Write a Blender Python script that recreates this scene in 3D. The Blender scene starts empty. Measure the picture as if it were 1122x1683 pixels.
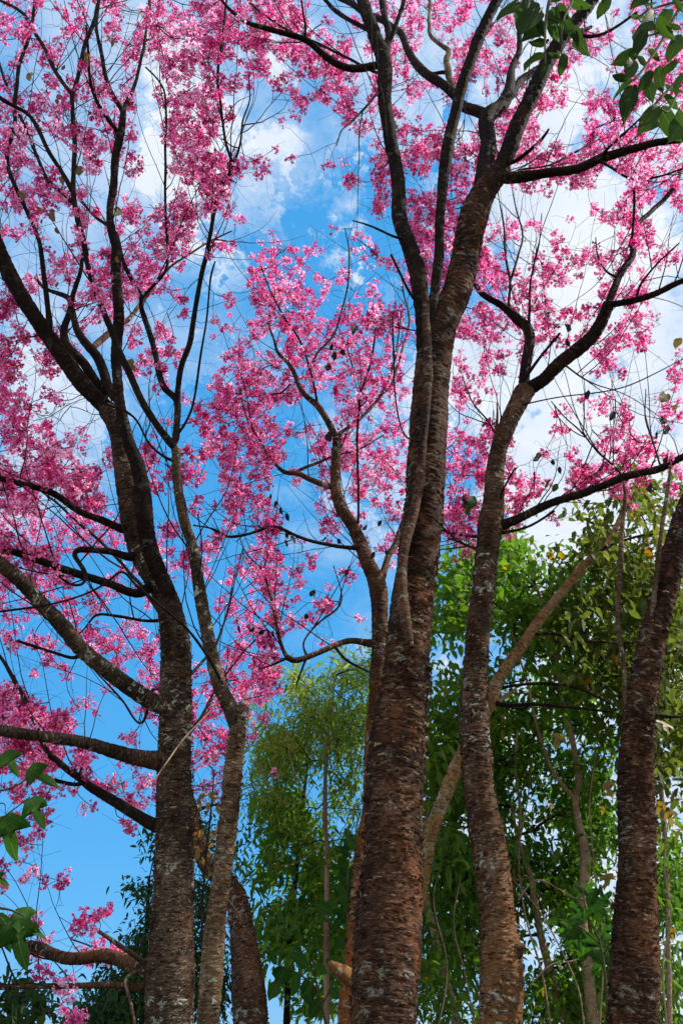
import bpy, math, random
import numpy as np
from mathutils import Vector, Matrix

SC = bpy.context.scene
COL = SC.collection
R = math.radians
rng = np.random.default_rng(7)
random.seed(7)

# ------------------------------------------------------------------ camera
PITCH, VFOV, EYE = 33.0, 62.0, 1.6
cam_data = bpy.data.cameras.new("camera")
cam_data.sensor_fit = 'VERTICAL'
cam_data.angle = R(VFOV)
cam_data.clip_start, cam_data.clip_end = 0.05, 2000
cam = bpy.data.objects.new("camera", cam_data)
cam.location = (0, 0, EYE)
cam.rotation_euler = (R(90 + PITCH), 0, 0)
COL.objects.link(cam)
SC.camera = cam
FPX = 841.5 / math.tan(R(VFOV / 2))          # focal length in pixels of the photograph
FW = np.array([0, math.cos(R(PITCH)), math.sin(R(PITCH))])
UP = np.array([0, -math.sin(R(PITCH)), math.cos(R(PITCH))])
RT = np.array([1.0, 0, 0])
EYEV = np.array([0, 0, EYE])

def rays(px, py):
    px = np.asarray(px, float); py = np.asarray(py, float)
    return FW + ((px - 561) / FPX)[..., None] * RT + ((841.5 - py) / FPX)[..., None] * UP

def unproject(px, py, Y):
    d = rays(px, py)
    t = np.asarray(Y, float) / d[..., 1]
    return EYEV + d * t[..., None], t

# ------------------------------------------------------------------ light
SUN_AZ, SUN_EL = 82.0, 44.0
SC.view_settings.view_transform = 'Standard'
SC.view_settings.look = 'None'
SC.view_settings.exposure = 0.55
SC.view_settings.gamma = 1
sun_dir = Vector((math.sin(R(SUN_AZ)) * math.cos(R(SUN_EL)), math.cos(R(SUN_AZ)) * math.cos(R(SUN_EL)), math.sin(R(SUN_EL))))
sd = bpy.data.lights.new("sun", 'SUN')
sd.energy, sd.angle, sd.color = 4.6, R(0.53), (1.0, 0.94, 0.84)
sun = bpy.data.objects.new("sun", sd)
sun.rotation_euler = sun_dir.to_track_quat('Z', 'Y').to_euler()
sun.location = (20, 10, 30)
COL.objects.link(sun)

class NT:
    """small helper for node trees"""
    def __init__(self, tree):
        self.t = tree
        tree.nodes.clear()
    def n(self, kind, ins=None, **props):
        node = self.t.nodes.new(kind)
        for k, v in props.items():
            setattr(node, k, v)
        for k, v in (ins or {}).items():
            s = node.inputs[k]
            if isinstance(v, bpy.types.NodeSocket):
                self.t.links.new(v, s)
            else:
                s.default_value = v
        return node
    def math(self, op, a, b=0.0, c=0.0, clamp=False):
        return self.n('ShaderNodeMath', {0: a, 1: b, 2: c}, operation=op, use_clamp=clamp).outputs[0]
    def mix(self, fac, a, b, blend='MIX'):
        m = self.n('ShaderNodeMix', data_type='RGBA', blend_type=blend)
        for k, v in ((0, fac), (6, a), (7, b)):
            s = m.inputs[k]
            if isinstance(v, bpy.types.NodeSocket): self.t.links.new(v, s)
            else: s.default_value = v if k == 0 else (*v[:3], 1)
        return m.outputs[2]
    def ramp(self, fac, stops, interp='LINEAR'):
        r = self.n('ShaderNodeValToRGB', {0: fac})
        r.color_ramp.interpolation = interp
        e = r.color_ramp.elements
        while len(e) < len(stops): e.new(0.5)
        for el, (p, c) in zip(e, stops):
            el.position = p; el.color = (*c[:3], 1)
        return r.outputs[0]
    def smooth(self, v, lo, hi):
        return self.n('ShaderNodeMapRange', {0: v, 1: lo, 2: hi, 3: 0.0, 4: 1.0}, interpolation_type='SMOOTHSTEP').outputs[0]
    def noise(self, vec, scale, detail=4, rough=0.55, dist=0.0):
        return self.n('ShaderNodeTexNoise', {'Vector': vec, 'Scale': scale, 'Detail': detail, 'Roughness': rough, 'Distortion': dist}).outputs[0]
    def scaled(self, vec, s):
        return self.n('ShaderNodeMapping', {'Vector': vec, 'Scale': s}).outputs[0]

world = bpy.data.worlds.new("World")
SC.world = world
world.use_nodes = True
w = NT(world.node_tree)
sky = w.n('ShaderNodeTexSky')
sky.sky_type = 'NISHITA'
sky.sun_disc = False
sky.sun_elevation = R(SUN_EL)
sky.sun_rotation = R(SUN_AZ)
sky.air_density, sky.dust_density, sky.ozone_density = 1.0, 0.3, 2.0
blue = w.mix(.76, w.n('ShaderNodeHueSaturation', {'Hue': 0.49, 'Saturation': 1.3, 'Value': 1.1, 'Color': sky.outputs[0]}).outputs[0], (.52, 3.05, 6.6))
tc = w.n('ShaderNodeTexCoord').outputs['Generated']
sep = w.n('ShaderNodeSeparateXYZ', {0: tc})
zz = w.math('ADD', w.math('MAXIMUM', sep.outputs[2], 0.0), 0.25)
flat = w.n('ShaderNodeCombineXYZ', {0: w.math('DIVIDE', sep.outputs[0], zz), 1: w.math('DIVIDE', sep.outputs[1], zz), 2: 0.0}).outputs[0]
c1 = w.noise(flat, 3.4, 11, 0.62, 0.12)
c2 = w.noise(flat, 12.0, 8, 0.66, 0.1)
dens = w.math('ADD', w.math('MULTIPLY', w.math('SUBTRACT', c1, 0.5), 2.1), w.math('MULTIPLY', w.math('SUBTRACT', c2, 0.5), 0.6))
warp = w.n('ShaderNodeTexNoise', {'Vector': tc, 'Scale': 6.0, 'Detail': 7, 'Roughness': .68})
tcw = w.n('ShaderNodeVectorMath', {0: tc, 1: w.n('ShaderNodeVectorMath', {0: w.n('ShaderNodeVectorMath', {0: warp.outputs[1], 1: (.5, .5, .5)}, operation='SUBTRACT').outputs[0], 1: (.13, .13, .13)}, operation='MULTIPLY').outputs[0]}, operation='ADD').outputs[0]
# banks of cloud standing in certain directions of the sky: (px, py, radius px, weight)
BANKS = [(120, 180, 260, .24), (250, 60, 220, .18), (470, 150, 110, .42), (450, 300, 85, .48), (375, 520, 80, .26), (60, 660, 130, .46),
         (600, 720, 75, .42), (620, 900, 60, .3), (930, 420, 200, .75), (900, 620, 130, .7), (1040, 800, 150, .55), (780, 60, 220, .5),
         (1050, 200, 200, .55), (980, 1000, 160, .5), (1050, 1350, 260, .5), (850, 1500, 200, .25), (595, 300, 120, -.85), (560, 430, 90, -.55),
         (350, 640, 60, -.3), (765, 600, 60, -.4), (200, 1300, 330, -.5), (420, 800, 160, -.35), (810, 190, 40, -.5)]
for bx, by, br, bw in BANKS:
    d = rays(bx, by); d = d / np.linalg.norm(d)
    dot = w.n('ShaderNodeVectorMath', {0: tcw, 1: tuple(d)}, operation='DOT_PRODUCT').outputs['Value']
    ang = br / FPX
    m = w.smooth(dot, math.cos(ang * 1.7), math.cos(ang * .1))
    dens = w.math('ADD', dens, w.math('MULTIPLY', m, bw))
behind = w.smooth(w.math('MULTIPLY', sep.outputs[1], -1.0), -0.1, 0.5)      # added bright cloud, unseen behind the viewer, to lift light on front faces
dens = w.math('ADD', dens, w.math('MULTIPLY', behind, .55))
mask = w.math('MULTIPLY', w.smooth(dens, -0.30, 1.0), .93)
c3 = w.noise(flat, 5.0, 7, 0.6, 0.3)
white = w.mix(w.smooth(c3, 0.25, 0.7), (4.7, 5.5, 6.6), (6.9, 7.1, 7.3))
white = w.mix(behind, white, (10.5, 10.3, 10.0))
skycol = w.mix(mask, blue, white)
bg = w.n('ShaderNodeBackground', {'Color': skycol, 'Strength': 0.10})
w.t.links.new(bg.outputs[0], w.n('ShaderNodeOutputWorld').inputs[0])

# ------------------------------------------------------------------ numpy helpers
def _h(ix, iy, iz):
    v = (ix * 374761393 + iy * 668265263 + iz * 2147483647 + 1013904223) & 0xFFFFFFFF
    v = ((v ^ (v >> 13)) * 1274126177) & 0xFFFFFFFF
    v = ((v ^ (v >> 16)) * 2246822519) & 0xFFFFFFFF
    return ((v ^ (v >> 15)) & 0xFFFF) / 65535.0

def vnoise(p):
    i = np.floor(p).astype(np.int64); f = p - i
    f = f * f * (3 - 2 * f)
    x, y, z = i[:, 0], i[:, 1], i[:, 2]
    fx, fy, fz = f[:, 0], f[:, 1], f[:, 2]
    def L(a, b, t): return a + (b - a) * t
    return L(L(L(_h(x, y, z), _h(x + 1, y, z), fx), L(_h(x, y + 1, z), _h(x + 1, y + 1, z), fx), fy),
             L(L(_h(x, y, z + 1), _h(x + 1, y, z + 1), fx), L(_h(x, y + 1, z + 1), _h(x + 1, y + 1, z + 1), fx), fy), fz)

def unit(v):
    return v / np.maximum(np.linalg.norm(v, axis=-1, keepdims=True), 1e-9)

def resample(pts, n_per):
    """Catmull-Rom through rows of pts; n_per samples between neighbours (list)"""
    p = np.asarray(pts, float)
    q = np.vstack([2 * p[0] - p[1], p, 2 * p[-1] - p[-2]])
    out = []
    for k in range(len(p) - 1):
        a, b, c, d = q[k], q[k + 1], q[k + 2], q[k + 3]
        t = (np.arange(n_per[k]) / n_per[k])[:, None]
        out.append(0.5 * (2 * b + (c - a) * t + (2 * a - 5 * b + 4 * c - d) * t * t + (3 * b - 3 * c + d - a) * t ** 3))
    out.append(p[-1:])
    return np.vstack(out)

def frames(P):
    T = unit(np.gradient(P, axis=0))
    N = np.zeros_like(P)
    a = np.array([0.0, -1, 0]) if abs(T[0][1]) < 0.9 else np.array([1.0, 0, 0])
    n = a - T[0] * a.dot(T[0]); n /= np.linalg.norm(n); N[0] = n
    for i in range(1, len(P)):
        n = n - T[i] * n.dot(T[i]); n /= max(np.linalg.norm(n), 1e-9); N[i] = n
    return T, N, np.cross(T, N)

WORLD = {}                                   # where each part's origin stands in the world

class Mesh:
    """collects vertices, quads/triangles, a 'bark' vector and a 'tint' value, then links ONE mesh object"""
    def __init__(self):
        self.v, self.q, self.t, self.b, self.c = [], [], [], [], []
        self.qm, self.tm = [], []
        self.n = 0
    def add(self, v, quads=None, tris=None, bark=None, tint=None, mat=0):
        v = np.asarray(v, float).reshape(-1, 3)
        self.v.append(v)
        self.b.append(np.zeros_like(v) if bark is None else bark)
        self.c.append(np.zeros(len(v)) if tint is None else np.broadcast_to(tint, (len(v),)))
        if quads is not None and len(quads):
            self.q.append(np.asarray(quads) + self.n); self.qm.append(np.full(len(quads), mat))
        if tris is not None and len(tris):
            self.t.append(np.asarray(tris) + self.n); self.tm.append(np.full(len(tris), mat))
        self.n += len(v)
    def build(self, name, mats, parent=None, smooth=True, origin=None):
        me = bpy.data.meshes.new(name)
        v = np.vstack(self.v)
        org = np.zeros(3) if origin is None else np.asarray(origin, float)
        q = np.vstack(self.q) if self.q else np.zeros((0, 4), int)
        t = np.vstack(self.t) if self.t else np.zeros((0, 3), int)
        me.vertices.add(len(v)); me.vertices.foreach_set('co', (v - org).astype(np.float32).ravel())
        nl = len(q) * 4 + len(t) * 3
        me.loops.add(nl); me.loops.foreach_set('vertex_index', np.concatenate([q.ravel(), t.ravel()]).astype(np.int32))
        me.polygons.add(len(q) + len(t))
        st = np.concatenate([np.arange(len(q)) * 4, len(q) * 4 + np.arange(len(t)) * 3]).astype(np.int32)
        me.polygons.foreach_set('loop_start', st)
        mi = np.concatenate([np.concatenate(self.qm) if self.qm else [], np.concatenate(self.tm) if self.tm else []]).astype(np.int32)
        me.polygons.foreach_set('material_index', mi)
        me.polygons.foreach_set('use_smooth', np.full(len(mi), smooth))
        a = me.attributes.new('bark', 'FLOAT_VECTOR', 'POINT'); a.data.foreach_set('vector', np.vstack(self.b).astype(np.float32).ravel())
        a = me.attributes.new('tint', 'FLOAT', 'POINT'); a.data.foreach_set('value', np.concatenate(self.c).astype(np.float32))
        me.update(calc_edges=True)
        me.validate()
        for m in (mats if isinstance(mats, (list, tuple)) else [mats]): me.materials.append(m)
        o = bpy.data.objects.new(name, me)
        COL.objects.link(o)
        if parent is not None:
            o.parent = parent
            o.location = org - np.array(WORLD.get(parent.name, parent.location))
        else:
            o.location = org
        WORLD[o.name] = org
        return o

def tube(M, P, rad, seg, rough=0.0, v0=0.0, mat=0, cap=True, seed=0.0):
    """tube along P; rough = height of the bark relief in metres"""
    n = len(P)
    T, N, B = frames(P)
    s = np.concatenate([[0], np.cumsum(np.linalg.norm(np.diff(P, axis=0), axis=1))]) + v0
    th = np.linspace(0, 2 * np.pi, seg, endpoint=False)
    ct, sn = np.cos(th), np.sin(th)
    rr = np.repeat(rad[:, None], seg, 1)
    rm = float(np.mean(rad))
    bark = np.stack([np.broadcast_to(ct * 1.0, (n, seg)) * rr, np.broadcast_to(sn, (n, seg)) * rr, np.broadcast_to(s[:, None], (n, seg))], -1).reshape(-1, 3) + seed
    if rough > 0:
        k = min(1.0, rm / 0.05)
        lump = (vnoise(bark * np.array([9, 9, 5.0]) / max(k, .4)) - .5) * rm * 0.16 + (vnoise(bark * np.array([3, 3, 1.6])) - .5) * rm * 0.2
        b1 = 1 - np.abs(2 * vnoise(bark * np.array([17, 17, 62.0]) + 2 * vnoise(bark * 6.0)[:, None]) - 1)
        b2 = vnoise(bark * np.array([30, 30, 150.0]) + 9)
        b3 = vnoise(bark * np.array([60, 60, 90.0]) + 3)
        disp = lump + rough * (b1 ** 2 * 0.9 + (b2 - .5) * 0.9 + (b3 - .5) * 0.5)
        rr = rr + disp.reshape(n, seg)
    v = P[:, None, :] + rr[..., None] * (ct[None, :, None] * N[:, None, :] + sn[None, :, None] * B[:, None, :])
    i = np.arange(n - 1)[:, None] * seg; j = np.arange(seg)[None, :]; j2 = (j + 1) % seg
    quads = np.stack([i + j, i + j2, i + seg + j2, i + seg + j], -1).reshape(-1, 4)
    v = v.reshape(-1, 3)
    tris = None
    if cap:
        v = np.vstack([v, P[-1] + T[-1] * rad[-1] * .5]); bark = np.vstack([bark, bark[-1]])
        tris = np.stack([(n - 1) * seg + np.arange(seg), (n - 1) * seg + (np.arange(seg) + 1) % seg, np.full(seg, n * seg)], -1)
    M.add(v, quads, tris, bark=bark, mat=mat)
    return T, N, B, s

# ------------------------------------------------------------------ object helpers
def tag(o, label=None, cat=None, group=None, kind=None):
    if label: o['label'] = label
    if cat: o['category'] = cat
    if group: o['group'] = group
    if kind: o['kind'] = kind
    return o

def thing(name, loc, label, cat, group=None):
    o = bpy.data.objects.new(name, None)
    o.empty_display_size = 0.3
    o.location = loc
    COL.objects.link(o)
    return tag(o, label, cat, group)

# ------------------------------------------------------------------ materials
def new_mat(name):
    m = bpy.data.materials.new(name); m.use_nodes = True
    return m, NT(m.node_tree)

def bark_mat(name, dark, mid, light, streak, streak_amt=0.5, lichen_amt=0.3, orange=None, bump=0.9, band=1.0, below=None):
    m, k = new_mat(name)
    a = k.n('ShaderNodeAttribute', attribute_name='bark').outputs['Vector']
    big = k.noise(k.scaled(a, (1, 1, .6)), 5.5, 4, .6)
    band_n = k.noise(k.scaled(a, (27 * band, 27 * band, 88)), 1.0, 7, .72, 1.2)
    fine = k.noise(k.scaled(a, (70, 70, 240)), 1.0, 4, .65, .3)
    grain = k.noise(a, 160, 3, .6)
    base = k.ramp(k.math('ADD', k.math('MULTIPLY', band_n, .75), k.math('MULTIPLY', big, .45)), [(0.49, dark), (0.60, mid), (0.74, light)])
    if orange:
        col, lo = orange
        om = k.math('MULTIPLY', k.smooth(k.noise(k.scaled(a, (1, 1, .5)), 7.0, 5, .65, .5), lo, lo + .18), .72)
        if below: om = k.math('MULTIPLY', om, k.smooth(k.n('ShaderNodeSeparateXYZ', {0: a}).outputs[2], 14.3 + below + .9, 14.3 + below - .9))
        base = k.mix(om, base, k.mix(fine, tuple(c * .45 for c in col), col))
    wet = k.smooth(k.noise(k.scaled(a, (1, 1, .7)), 4.2, 5, .62, .5), .42, .62)
    base = k.mix(k.math('MULTIPLY', wet, .5), base, dark)
    base = k.mix(k.math('MULTIPLY', k.smooth(fine, .35, .62), .55), base, k.mix(.5, base, dark), 'MIX')
    st = k.noise(k.scaled(a, (36, 36, 170)), 1.0, 3, .55, .4)
    stm = k.math('MULTIPLY', k.smooth(st, .61, .69), k.smooth(big, .36, .6))
    base = k.mix(k.math('MULTIPLY', stm, streak_amt), base, streak)
    li = k.noise(k.scaled(a, (1, 1, 1.5)), 15.0, 6, .68, .8)
    lm = k.math('MULTIPLY', k.smooth(li, .56, .61), k.smooth(k.noise(a, 3.1, 2, .5), .46, .58))
    base = k.mix(k.math('MULTIPLY', lm, lichen_amt), base, (.47, .49, .39))
    base = k.mix(.35, base, k.mix(grain, (0.25, .25, .25), (1.5, 1.5, 1.5)), 'MULTIPLY')
    h = k.math('ADD', k.math('MULTIPLY', band_n, 1.0), k.math('ADD', k.math('MULTIPLY', fine, .55), k.math('MULTIPLY', grain, .14)))
    bmp = k.n('ShaderNodeBump', {'Height': h, 'Strength': bump, 'Distance': .02}).outputs[0]
    b = k.n('ShaderNodeBsdfPrincipled', {'Base Color': base, 'Roughness': .82, 'Normal': bmp, 'Specular IOR Level': .12})
    k.t.links.new(b.outputs[0], k.n('ShaderNodeOutputMaterial').inputs[0])
    return m

def leaf_mat(name, stops, trans=.45, rough=.5, spec=.4):
    m, k = new_mat(name)
    t = k.n('ShaderNodeAttribute', attribute_name='tint').outputs['Fac']
    geo = k.n('ShaderNodeNewGeometry').outputs['Position']
    t2 = k.math('ADD', t, k.math('MULTIPLY', k.math('SUBTRACT', k.noise(geo, 60, 2, .5), .5), .25))
    c = k.ramp(t2, stops)
    b = k.n('ShaderNodeBsdfPrincipled', {'Base Color': c, 'Roughness': rough, 'Specular IOR Level': spec})
    tr = k.n('ShaderNodeBsdfTranslucent', {'Color': k.n('ShaderNodeHueSaturation', {'Saturation': 1.12, 'Value': 1.6, 'Color': c}).outputs[0]})
    mx = k.n('ShaderNodeMixShader', {0: trans, 1: b.outputs[0], 2: tr.outputs[0]})
    k.t.links.new(mx.outputs[0], k.n('ShaderNodeOutputMaterial').inputs[0])
    return m

def near_leaf_mat(name, dark, light, vein):
    m, k = new_mat(name)
    a = k.n('ShaderNodeAttribute', attribute_name='bark').outputs['Vector']
    sp = k.n('ShaderNodeSeparateXYZ', {0: a})
    ay = k.math('ABSOLUTE', sp.outputs[1])
    rnd = k.n('ShaderNodeObjectInfo').outputs['Random']
    c = k.mix(k.math('ADD', k.math('MULTIPLY', rnd, .7), k.math('MULTIPLY', k.noise(a, 6, 5, .65), .4)), dark, light)
    side = k.math('ABSOLUTE', k.math('SUBTRACT', k.math('FRACT', k.math('MULTIPLY', k.math('SUBTRACT', sp.outputs[0], k.math('MULTIPLY', ay, .75)), 9.0)), .5))
    veins = k.math('MAXIMUM', k.smooth(ay, .016, .006), k.math('MULTIPLY', k.smooth(side, .07, .02), .5))
    c = k.mix(k.math('MULTIPLY', veins, .6), c, vein)
    spots = k.smooth(k.noise(k.n('ShaderNodeVectorMath', {0: a, 1: k.n('ShaderNodeCombineXYZ', {0: k.math('MULTIPLY', rnd, 30), 1: rnd, 2: 0.0}).outputs[0]}, operation='ADD').outputs[0], 9, 4, .6), .66, .70)
    c = k.mix(k.math('MULTIPLY', spots, .8), c, (.06, .04, .015))
    b = k.n('ShaderNodeBsdfPrincipled', {'Base Color': c, 'Roughness': .6, 'Specular IOR Level': .12, 'Normal': k.n('ShaderNodeBump', {'Height': k.math('ADD', veins, k.noise(a, 18, 3, .5)), 'Strength': .5, 'Distance': .002}).outputs[0]})
    tr = k.n('ShaderNodeBsdfTranslucent', {'Color': k.n('ShaderNodeHueSaturation', {'Saturation': 1.1, 'Value': 1.9, 'Color': c}).outputs[0]})
    mx = k.n('ShaderNodeMixShader', {0: .45, 1: b.outputs[0], 2: tr.outputs[0]})
    k.t.links.new(mx.outputs[0], k.n('ShaderNodeOutputMaterial').inputs[0])
    return m

BARK = {
    'dark':   bark_mat('cherry_bark_dark', (.007, .004, .003), (.068, .030, .017), (.29, .13, .065), (.50, .36, .26), .7, .45, ((.42, .14, .04), .52)),
    'cream':  bark_mat('cherry_bark_cream', (.10, .045, .015), (.46, .30, .13), (.66, .55, .36), (.72, .68, .58), .8, .8, ((.58, .27, .035), .46)),
    'red':    bark_mat('cherry_bark_red', (.012, .007, .005), (.105, .052, .030), (.33, .18, .105), (.56, .47, .38), .85, .9, ((.36, .12, .035), .52)),
    'knot':   bark_mat('cherry_bark_lit_base', (.014, .008, .005), (.12, .063, .036), (.36, .21, .125), (.62, .52, .42), .95, 1.0, ((.60, .26, .08), .34), below=2.5),  # warm light on the trunk base put into the colour, as orange low down
    'grey':   bark_mat('cherry_bark_grey', (.010, .007, .005), (.095, .058, .037), (.30, .195, .125), (.56, .49, .41), .9, 1.0, ((.27, .10, .04), .57)),
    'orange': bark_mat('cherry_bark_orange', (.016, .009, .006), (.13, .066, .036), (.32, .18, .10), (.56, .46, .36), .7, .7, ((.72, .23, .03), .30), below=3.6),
    'pale':   bark_mat('cherry_bark_pale', (.03, .016, .009), (.23, .135, .07), (.50, .37, .23), (.66, .58, .46), .85, 1.0, ((.15, .085, .04), .47)),
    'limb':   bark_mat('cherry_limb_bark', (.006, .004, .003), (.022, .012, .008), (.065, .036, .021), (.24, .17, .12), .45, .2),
    'twig':   bark_mat('twig_bark', (.014, .009, .007), (.036, .021, .016), (.075, .048, .035), (.16, .12, .09), .3, .1, bump=.4),
    'tan':    bark_mat('sapling_bark', (.16, .10, .06), (.38, .26, .17), (.50, .37, .26), (.56, .46, .35), .4, .2, bump=.5),
    'stem':   bark_mat('green_stem_bark', (.05, .05, .02), (.10, .09, .04), (.16, .13, .07), (.25, .22, .14), .3, .1, bump=.3),
}
PINK = leaf_mat('cherry_petal', [(0, (.41, .026, .125)), (.28, (.71, .125, .325)), (.58, (.85, .32, .54)), (1, (.95, .68, .82))], .55, .55, .15)
CALYX = leaf_mat('cherry_calyx', [(0, (.16, .012, .03)), (1, (.30, .03, .06))], .2, .6, .2)
FLAKE = leaf_mat('peeling_bark_flake', [(0, (.035, .016, .009)), (.45, (.14, .07, .036)), (.8, (.30, .19, .11)), (1, (.58, .47, .36))], .1, .8, .1)
WITHER = leaf_mat('withered_leaf', [(0, (.012, .010, .010)), (1, (.03, .022, .02))], .08, .7, .2)
GREEN = {
    'willow': leaf_mat('narrow_leaf', [(0, (.045, .095, .016)), (.5, (.14, .23, .035)), (1, (.42, .46, .10))], .5, .6, .2),
    'broad':  leaf_mat('broad_leaf', [(0, (.045, .10, .014)), (.5, (.095, .19, .028)), (.85, (.17, .28, .045)), (1, (.36, .28, .03))], .5, .6, .2),
    'olive':  leaf_mat('olive_leaf', [(0, (.042, .065, .012)), (.5, (.095, .13, .026)), (.85, (.19, .21, .04)), (1, (.40, .17, .03))], .45, .6, .2),
    'deep':   leaf_mat('deep_leaf', [(0, (.014, .034, .010)), (.6, (.038, .080, .020)), (1, (.08, .14, .03))], .35, .6, .2),
    'gloss':  near_leaf_mat('glossy_leaf', (.010, .024, .005), (.038, .072, .012), (.08, .12, .035)),
    'lobed':  near_leaf_mat('lobed_leaf', (.012, .045, .008), (.045, .115, .016), (.11, .19, .05)),
    'young':  leaf_mat('young_leaf', [(0, (.09, .08, .02)), (1, (.24, .16, .04))], .5),
    'russet': leaf_mat('russet_leaf', [(0, (.12, .07, .025)), (.5, (.24, .17, .035)), (1, (.32, .11, .04))], .5),
}

# ------------------------------------------------------------------ ground
gm, k = new_mat('forest_floor')
gp = k.n('ShaderNodeNewGeometry').outputs['Position']
gc = k.ramp(k.noise(gp, 3.0, 8, .65), [(.3, (.05, .035, .02)), (.5, (.11, .085, .045)), (.62, (.07, .10, .03)), (.8, (.17, .12, .07))])
gb = k.n('ShaderNodeBsdfPrincipled', {'Base Color': gc, 'Roughness': .95,
     'Normal': k.n('ShaderNodeBump', {'Height': k.noise(gp, 14, 6, .7), 'Strength': .8, 'Distance': .05}).outputs[0]})
k.t.links.new(gb.outputs[0], k.n('ShaderNodeOutputMaterial').inputs[0])
G = Mesh()
g1 = np.unique(np.concatenate([-np.geomspace(800, 1, 26), np.linspace(-1, 1, 5), np.geomspace(1, 800, 26)]))
gx, gy = np.meshgrid(g1, g1)
gz = (vnoise(np.stack([gx.ravel() * .35, gy.ravel() * .35, gx.ravel() * 0], -1)) - .5) * .12 - .03
L_ = len(g1); ii = (np.arange(L_ - 1)[:, None] * L_ + np.arange(L_ - 1)[None, :]).ravel()
G.add(np.stack([gx.ravel(), gy.ravel(), gz], -1), np.stack([ii, ii + 1, ii + L_ + 1, ii + L_], -1))
tag(G.build('ground', gm), kind='structure')
# ------------------------------------------------------------------ trees
class Tree:
    def __init__(self, name, label, cat, Y, trunk, mat, rough, dy=0.0, group=None, flakes=0, limb_mat=None, trunk_seeds=(0.6, 1.0), detail=1.0, flare=1.3):
        """trunk: rows (px, py, width px) from the lowest point in view upwards; the stem is carried on down to the ground"""
        self.px, self.py, self.Y, self.P, self.r, self.ok = [], [], [], [], [], []
        self.limb_mat = limb_mat or mat
        self.group = group
        S = self.sample(trunk, Y, Y + dy, 3.0)
        P, t, r = S[3], S[4], S[5]
        # down to the ground
        d = unit(P[0] - P[min(12, len(P) - 1)])
        low = P[0] + d * 0.05
        H = P[0][2] + .12
        dx = d[0] / max(-d[2], .3) * H * .5
        down = np.array([P[0] + np.array([dx * f, 0, -H * f]) for f in (1, .75, .5, .25)])
        rd = r[0] * np.array([1.0 + flare * .42, 1.16, 1.06, 1.02])
        base = (float(down[0][0]), float(down[0][1]), 0.0)
        self.root = thing(name, base, label, cat, group)
        P = np.vstack([down, P]); r = np.concatenate([rd, r])
        step = max(0.006 / detail, float(np.mean(r)) * .06)
        P, r = self.even(P, r, step)
        M = Mesh()
        seg = int(np.clip(2 * np.pi * np.mean(r) / (.008 / detail), 10, 110))
        T, N, B, s = tube(M, P, r, seg, rough, seed=hash(name) % 7 if False else len(name) * 1.3)
        if flakes: self.flakes(M, P, r, N, B, s, int(flakes * 3.2))
        self.owner, self.level1 = [], {}
        M.build('trunk', [BARK[mat], FLAKE], self.root, origin=P[0])
        self.keep(S, trunk_seeds)
        self.owner.append(None)
    def even(self, P, r, step):
        s = np.concatenate([[0], np.cumsum(np.linalg.norm(np.diff(P, axis=0), axis=1))])
        n = max(4, int(s[-1] / step))
        q = np.linspace(0, s[-1], n)
        P2 = np.stack([np.interp(q, s, P[:, k]) for k in range(3)], -1)
        if n > 30:                                   # soften kinks
            ker = 7; pad = np.pad(P2, ((ker, ker), (0, 0)), mode='edge')
            sm = sum(pad[k:k + n] for k in range(2 * ker + 1)) / (2 * ker + 1)
            sm[0], sm[-1] = P2[0], P2[-1]; P2 = sm
        return P2, np.interp(q, s, r)
    def sample(self, pts, Y0, Y1, px_step):
        p = np.array(pts, float)
        L = np.concatenate([[0], np.cumsum(np.linalg.norm(np.diff(p[:, :2], axis=0), axis=1))])
        f = L / L[-1]
        Y = Y0 + (Y1 - Y0) * f if np.isscalar(Y1) else np.interp(f, np.linspace(0, 1, len(Y1)), Y1)
        q = np.column_stack([p, Y])
        q = resample(q, [max(1, int(round((L[k + 1] - L[k]) / px_step))) for k in range(len(p) - 1)])
        P, t = unproject(q[:, 0], q[:, 1], q[:, 3])
        r = np.maximum(q[:, 2], 1.2) / 2 / FPX * t * .93
        return q[:, 0], q[:, 1], q[:, 3], P, t, r
    def keep(self, S, seeds):
        n = len(S[0]); f = np.linspace(0, 1, n)
        self.px.append(S[0]); self.py.append(S[1]); self.Y.append(S[2]); self.P.append(S[3]); self.r.append(S[5])
        self.ok.append((f >= seeds[0]) & (f <= seeds[1]))
    def flakes(self, M, P, r, N, B, s, count):
        idx = rng.integers(2, len(P) - 2, count)
        th = rng.uniform(0, 2 * np.pi, count)
        wide = rng.uniform(.04, .19, count) * np.clip(.11 / r[idx], .6, 2.2)          # radians half-width
        tall = rng.uniform(.002, .008, count); lift = rng.uniform(.001, .013, count) * np.clip(r[idx] / .09, .5, 1)
        V, Q, C = [], [], []
        u = np.linspace(-1, 1, 6)
        for k in range(6):
            a = th + wide * u[k]
            rad = r[idx] * (1.015) + .002
            e = (1 - u[k] ** 2) ** .5 * rng.uniform(.35, 1.2, count)
            wav = rng.normal(0, .0028, count)
            dirv = np.cos(a)[:, None] * N[idx] + np.sin(a)[:, None] * B[idx]
            T = np.cross(N[idx], B[idx])
            lo = P[idx] + dirv * rad[:, None] + T * wav[:, None]
            hi = P[idx] + dirv * (rad + lift * (0.3 + .7 * e))[:, None] + T * (tall * (.3 + .7 * e) + wav)[:, None]
            V += [lo, hi]
        V = np.stack(V, 1)                                   # count,12,3
        b = (np.arange(count) * 12)[:, None]
        for k in range(5):
            Q.append(b + np.array([2 * k, 2 * k + 2, 2 * k + 3, 2 * k + 1]))
        M.add(V.reshape(-1, 3), np.vstack(Q), tint=np.repeat(rng.uniform(0, 1, count) ** 2.4, 12), mat=1)
    def nearest(self, x, y):
        px = np.concatenate(self.px); py = np.concatenate(self.py)
        return int(np.argmin((px - x) ** 2 + (py - y) ** 2))
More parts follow.
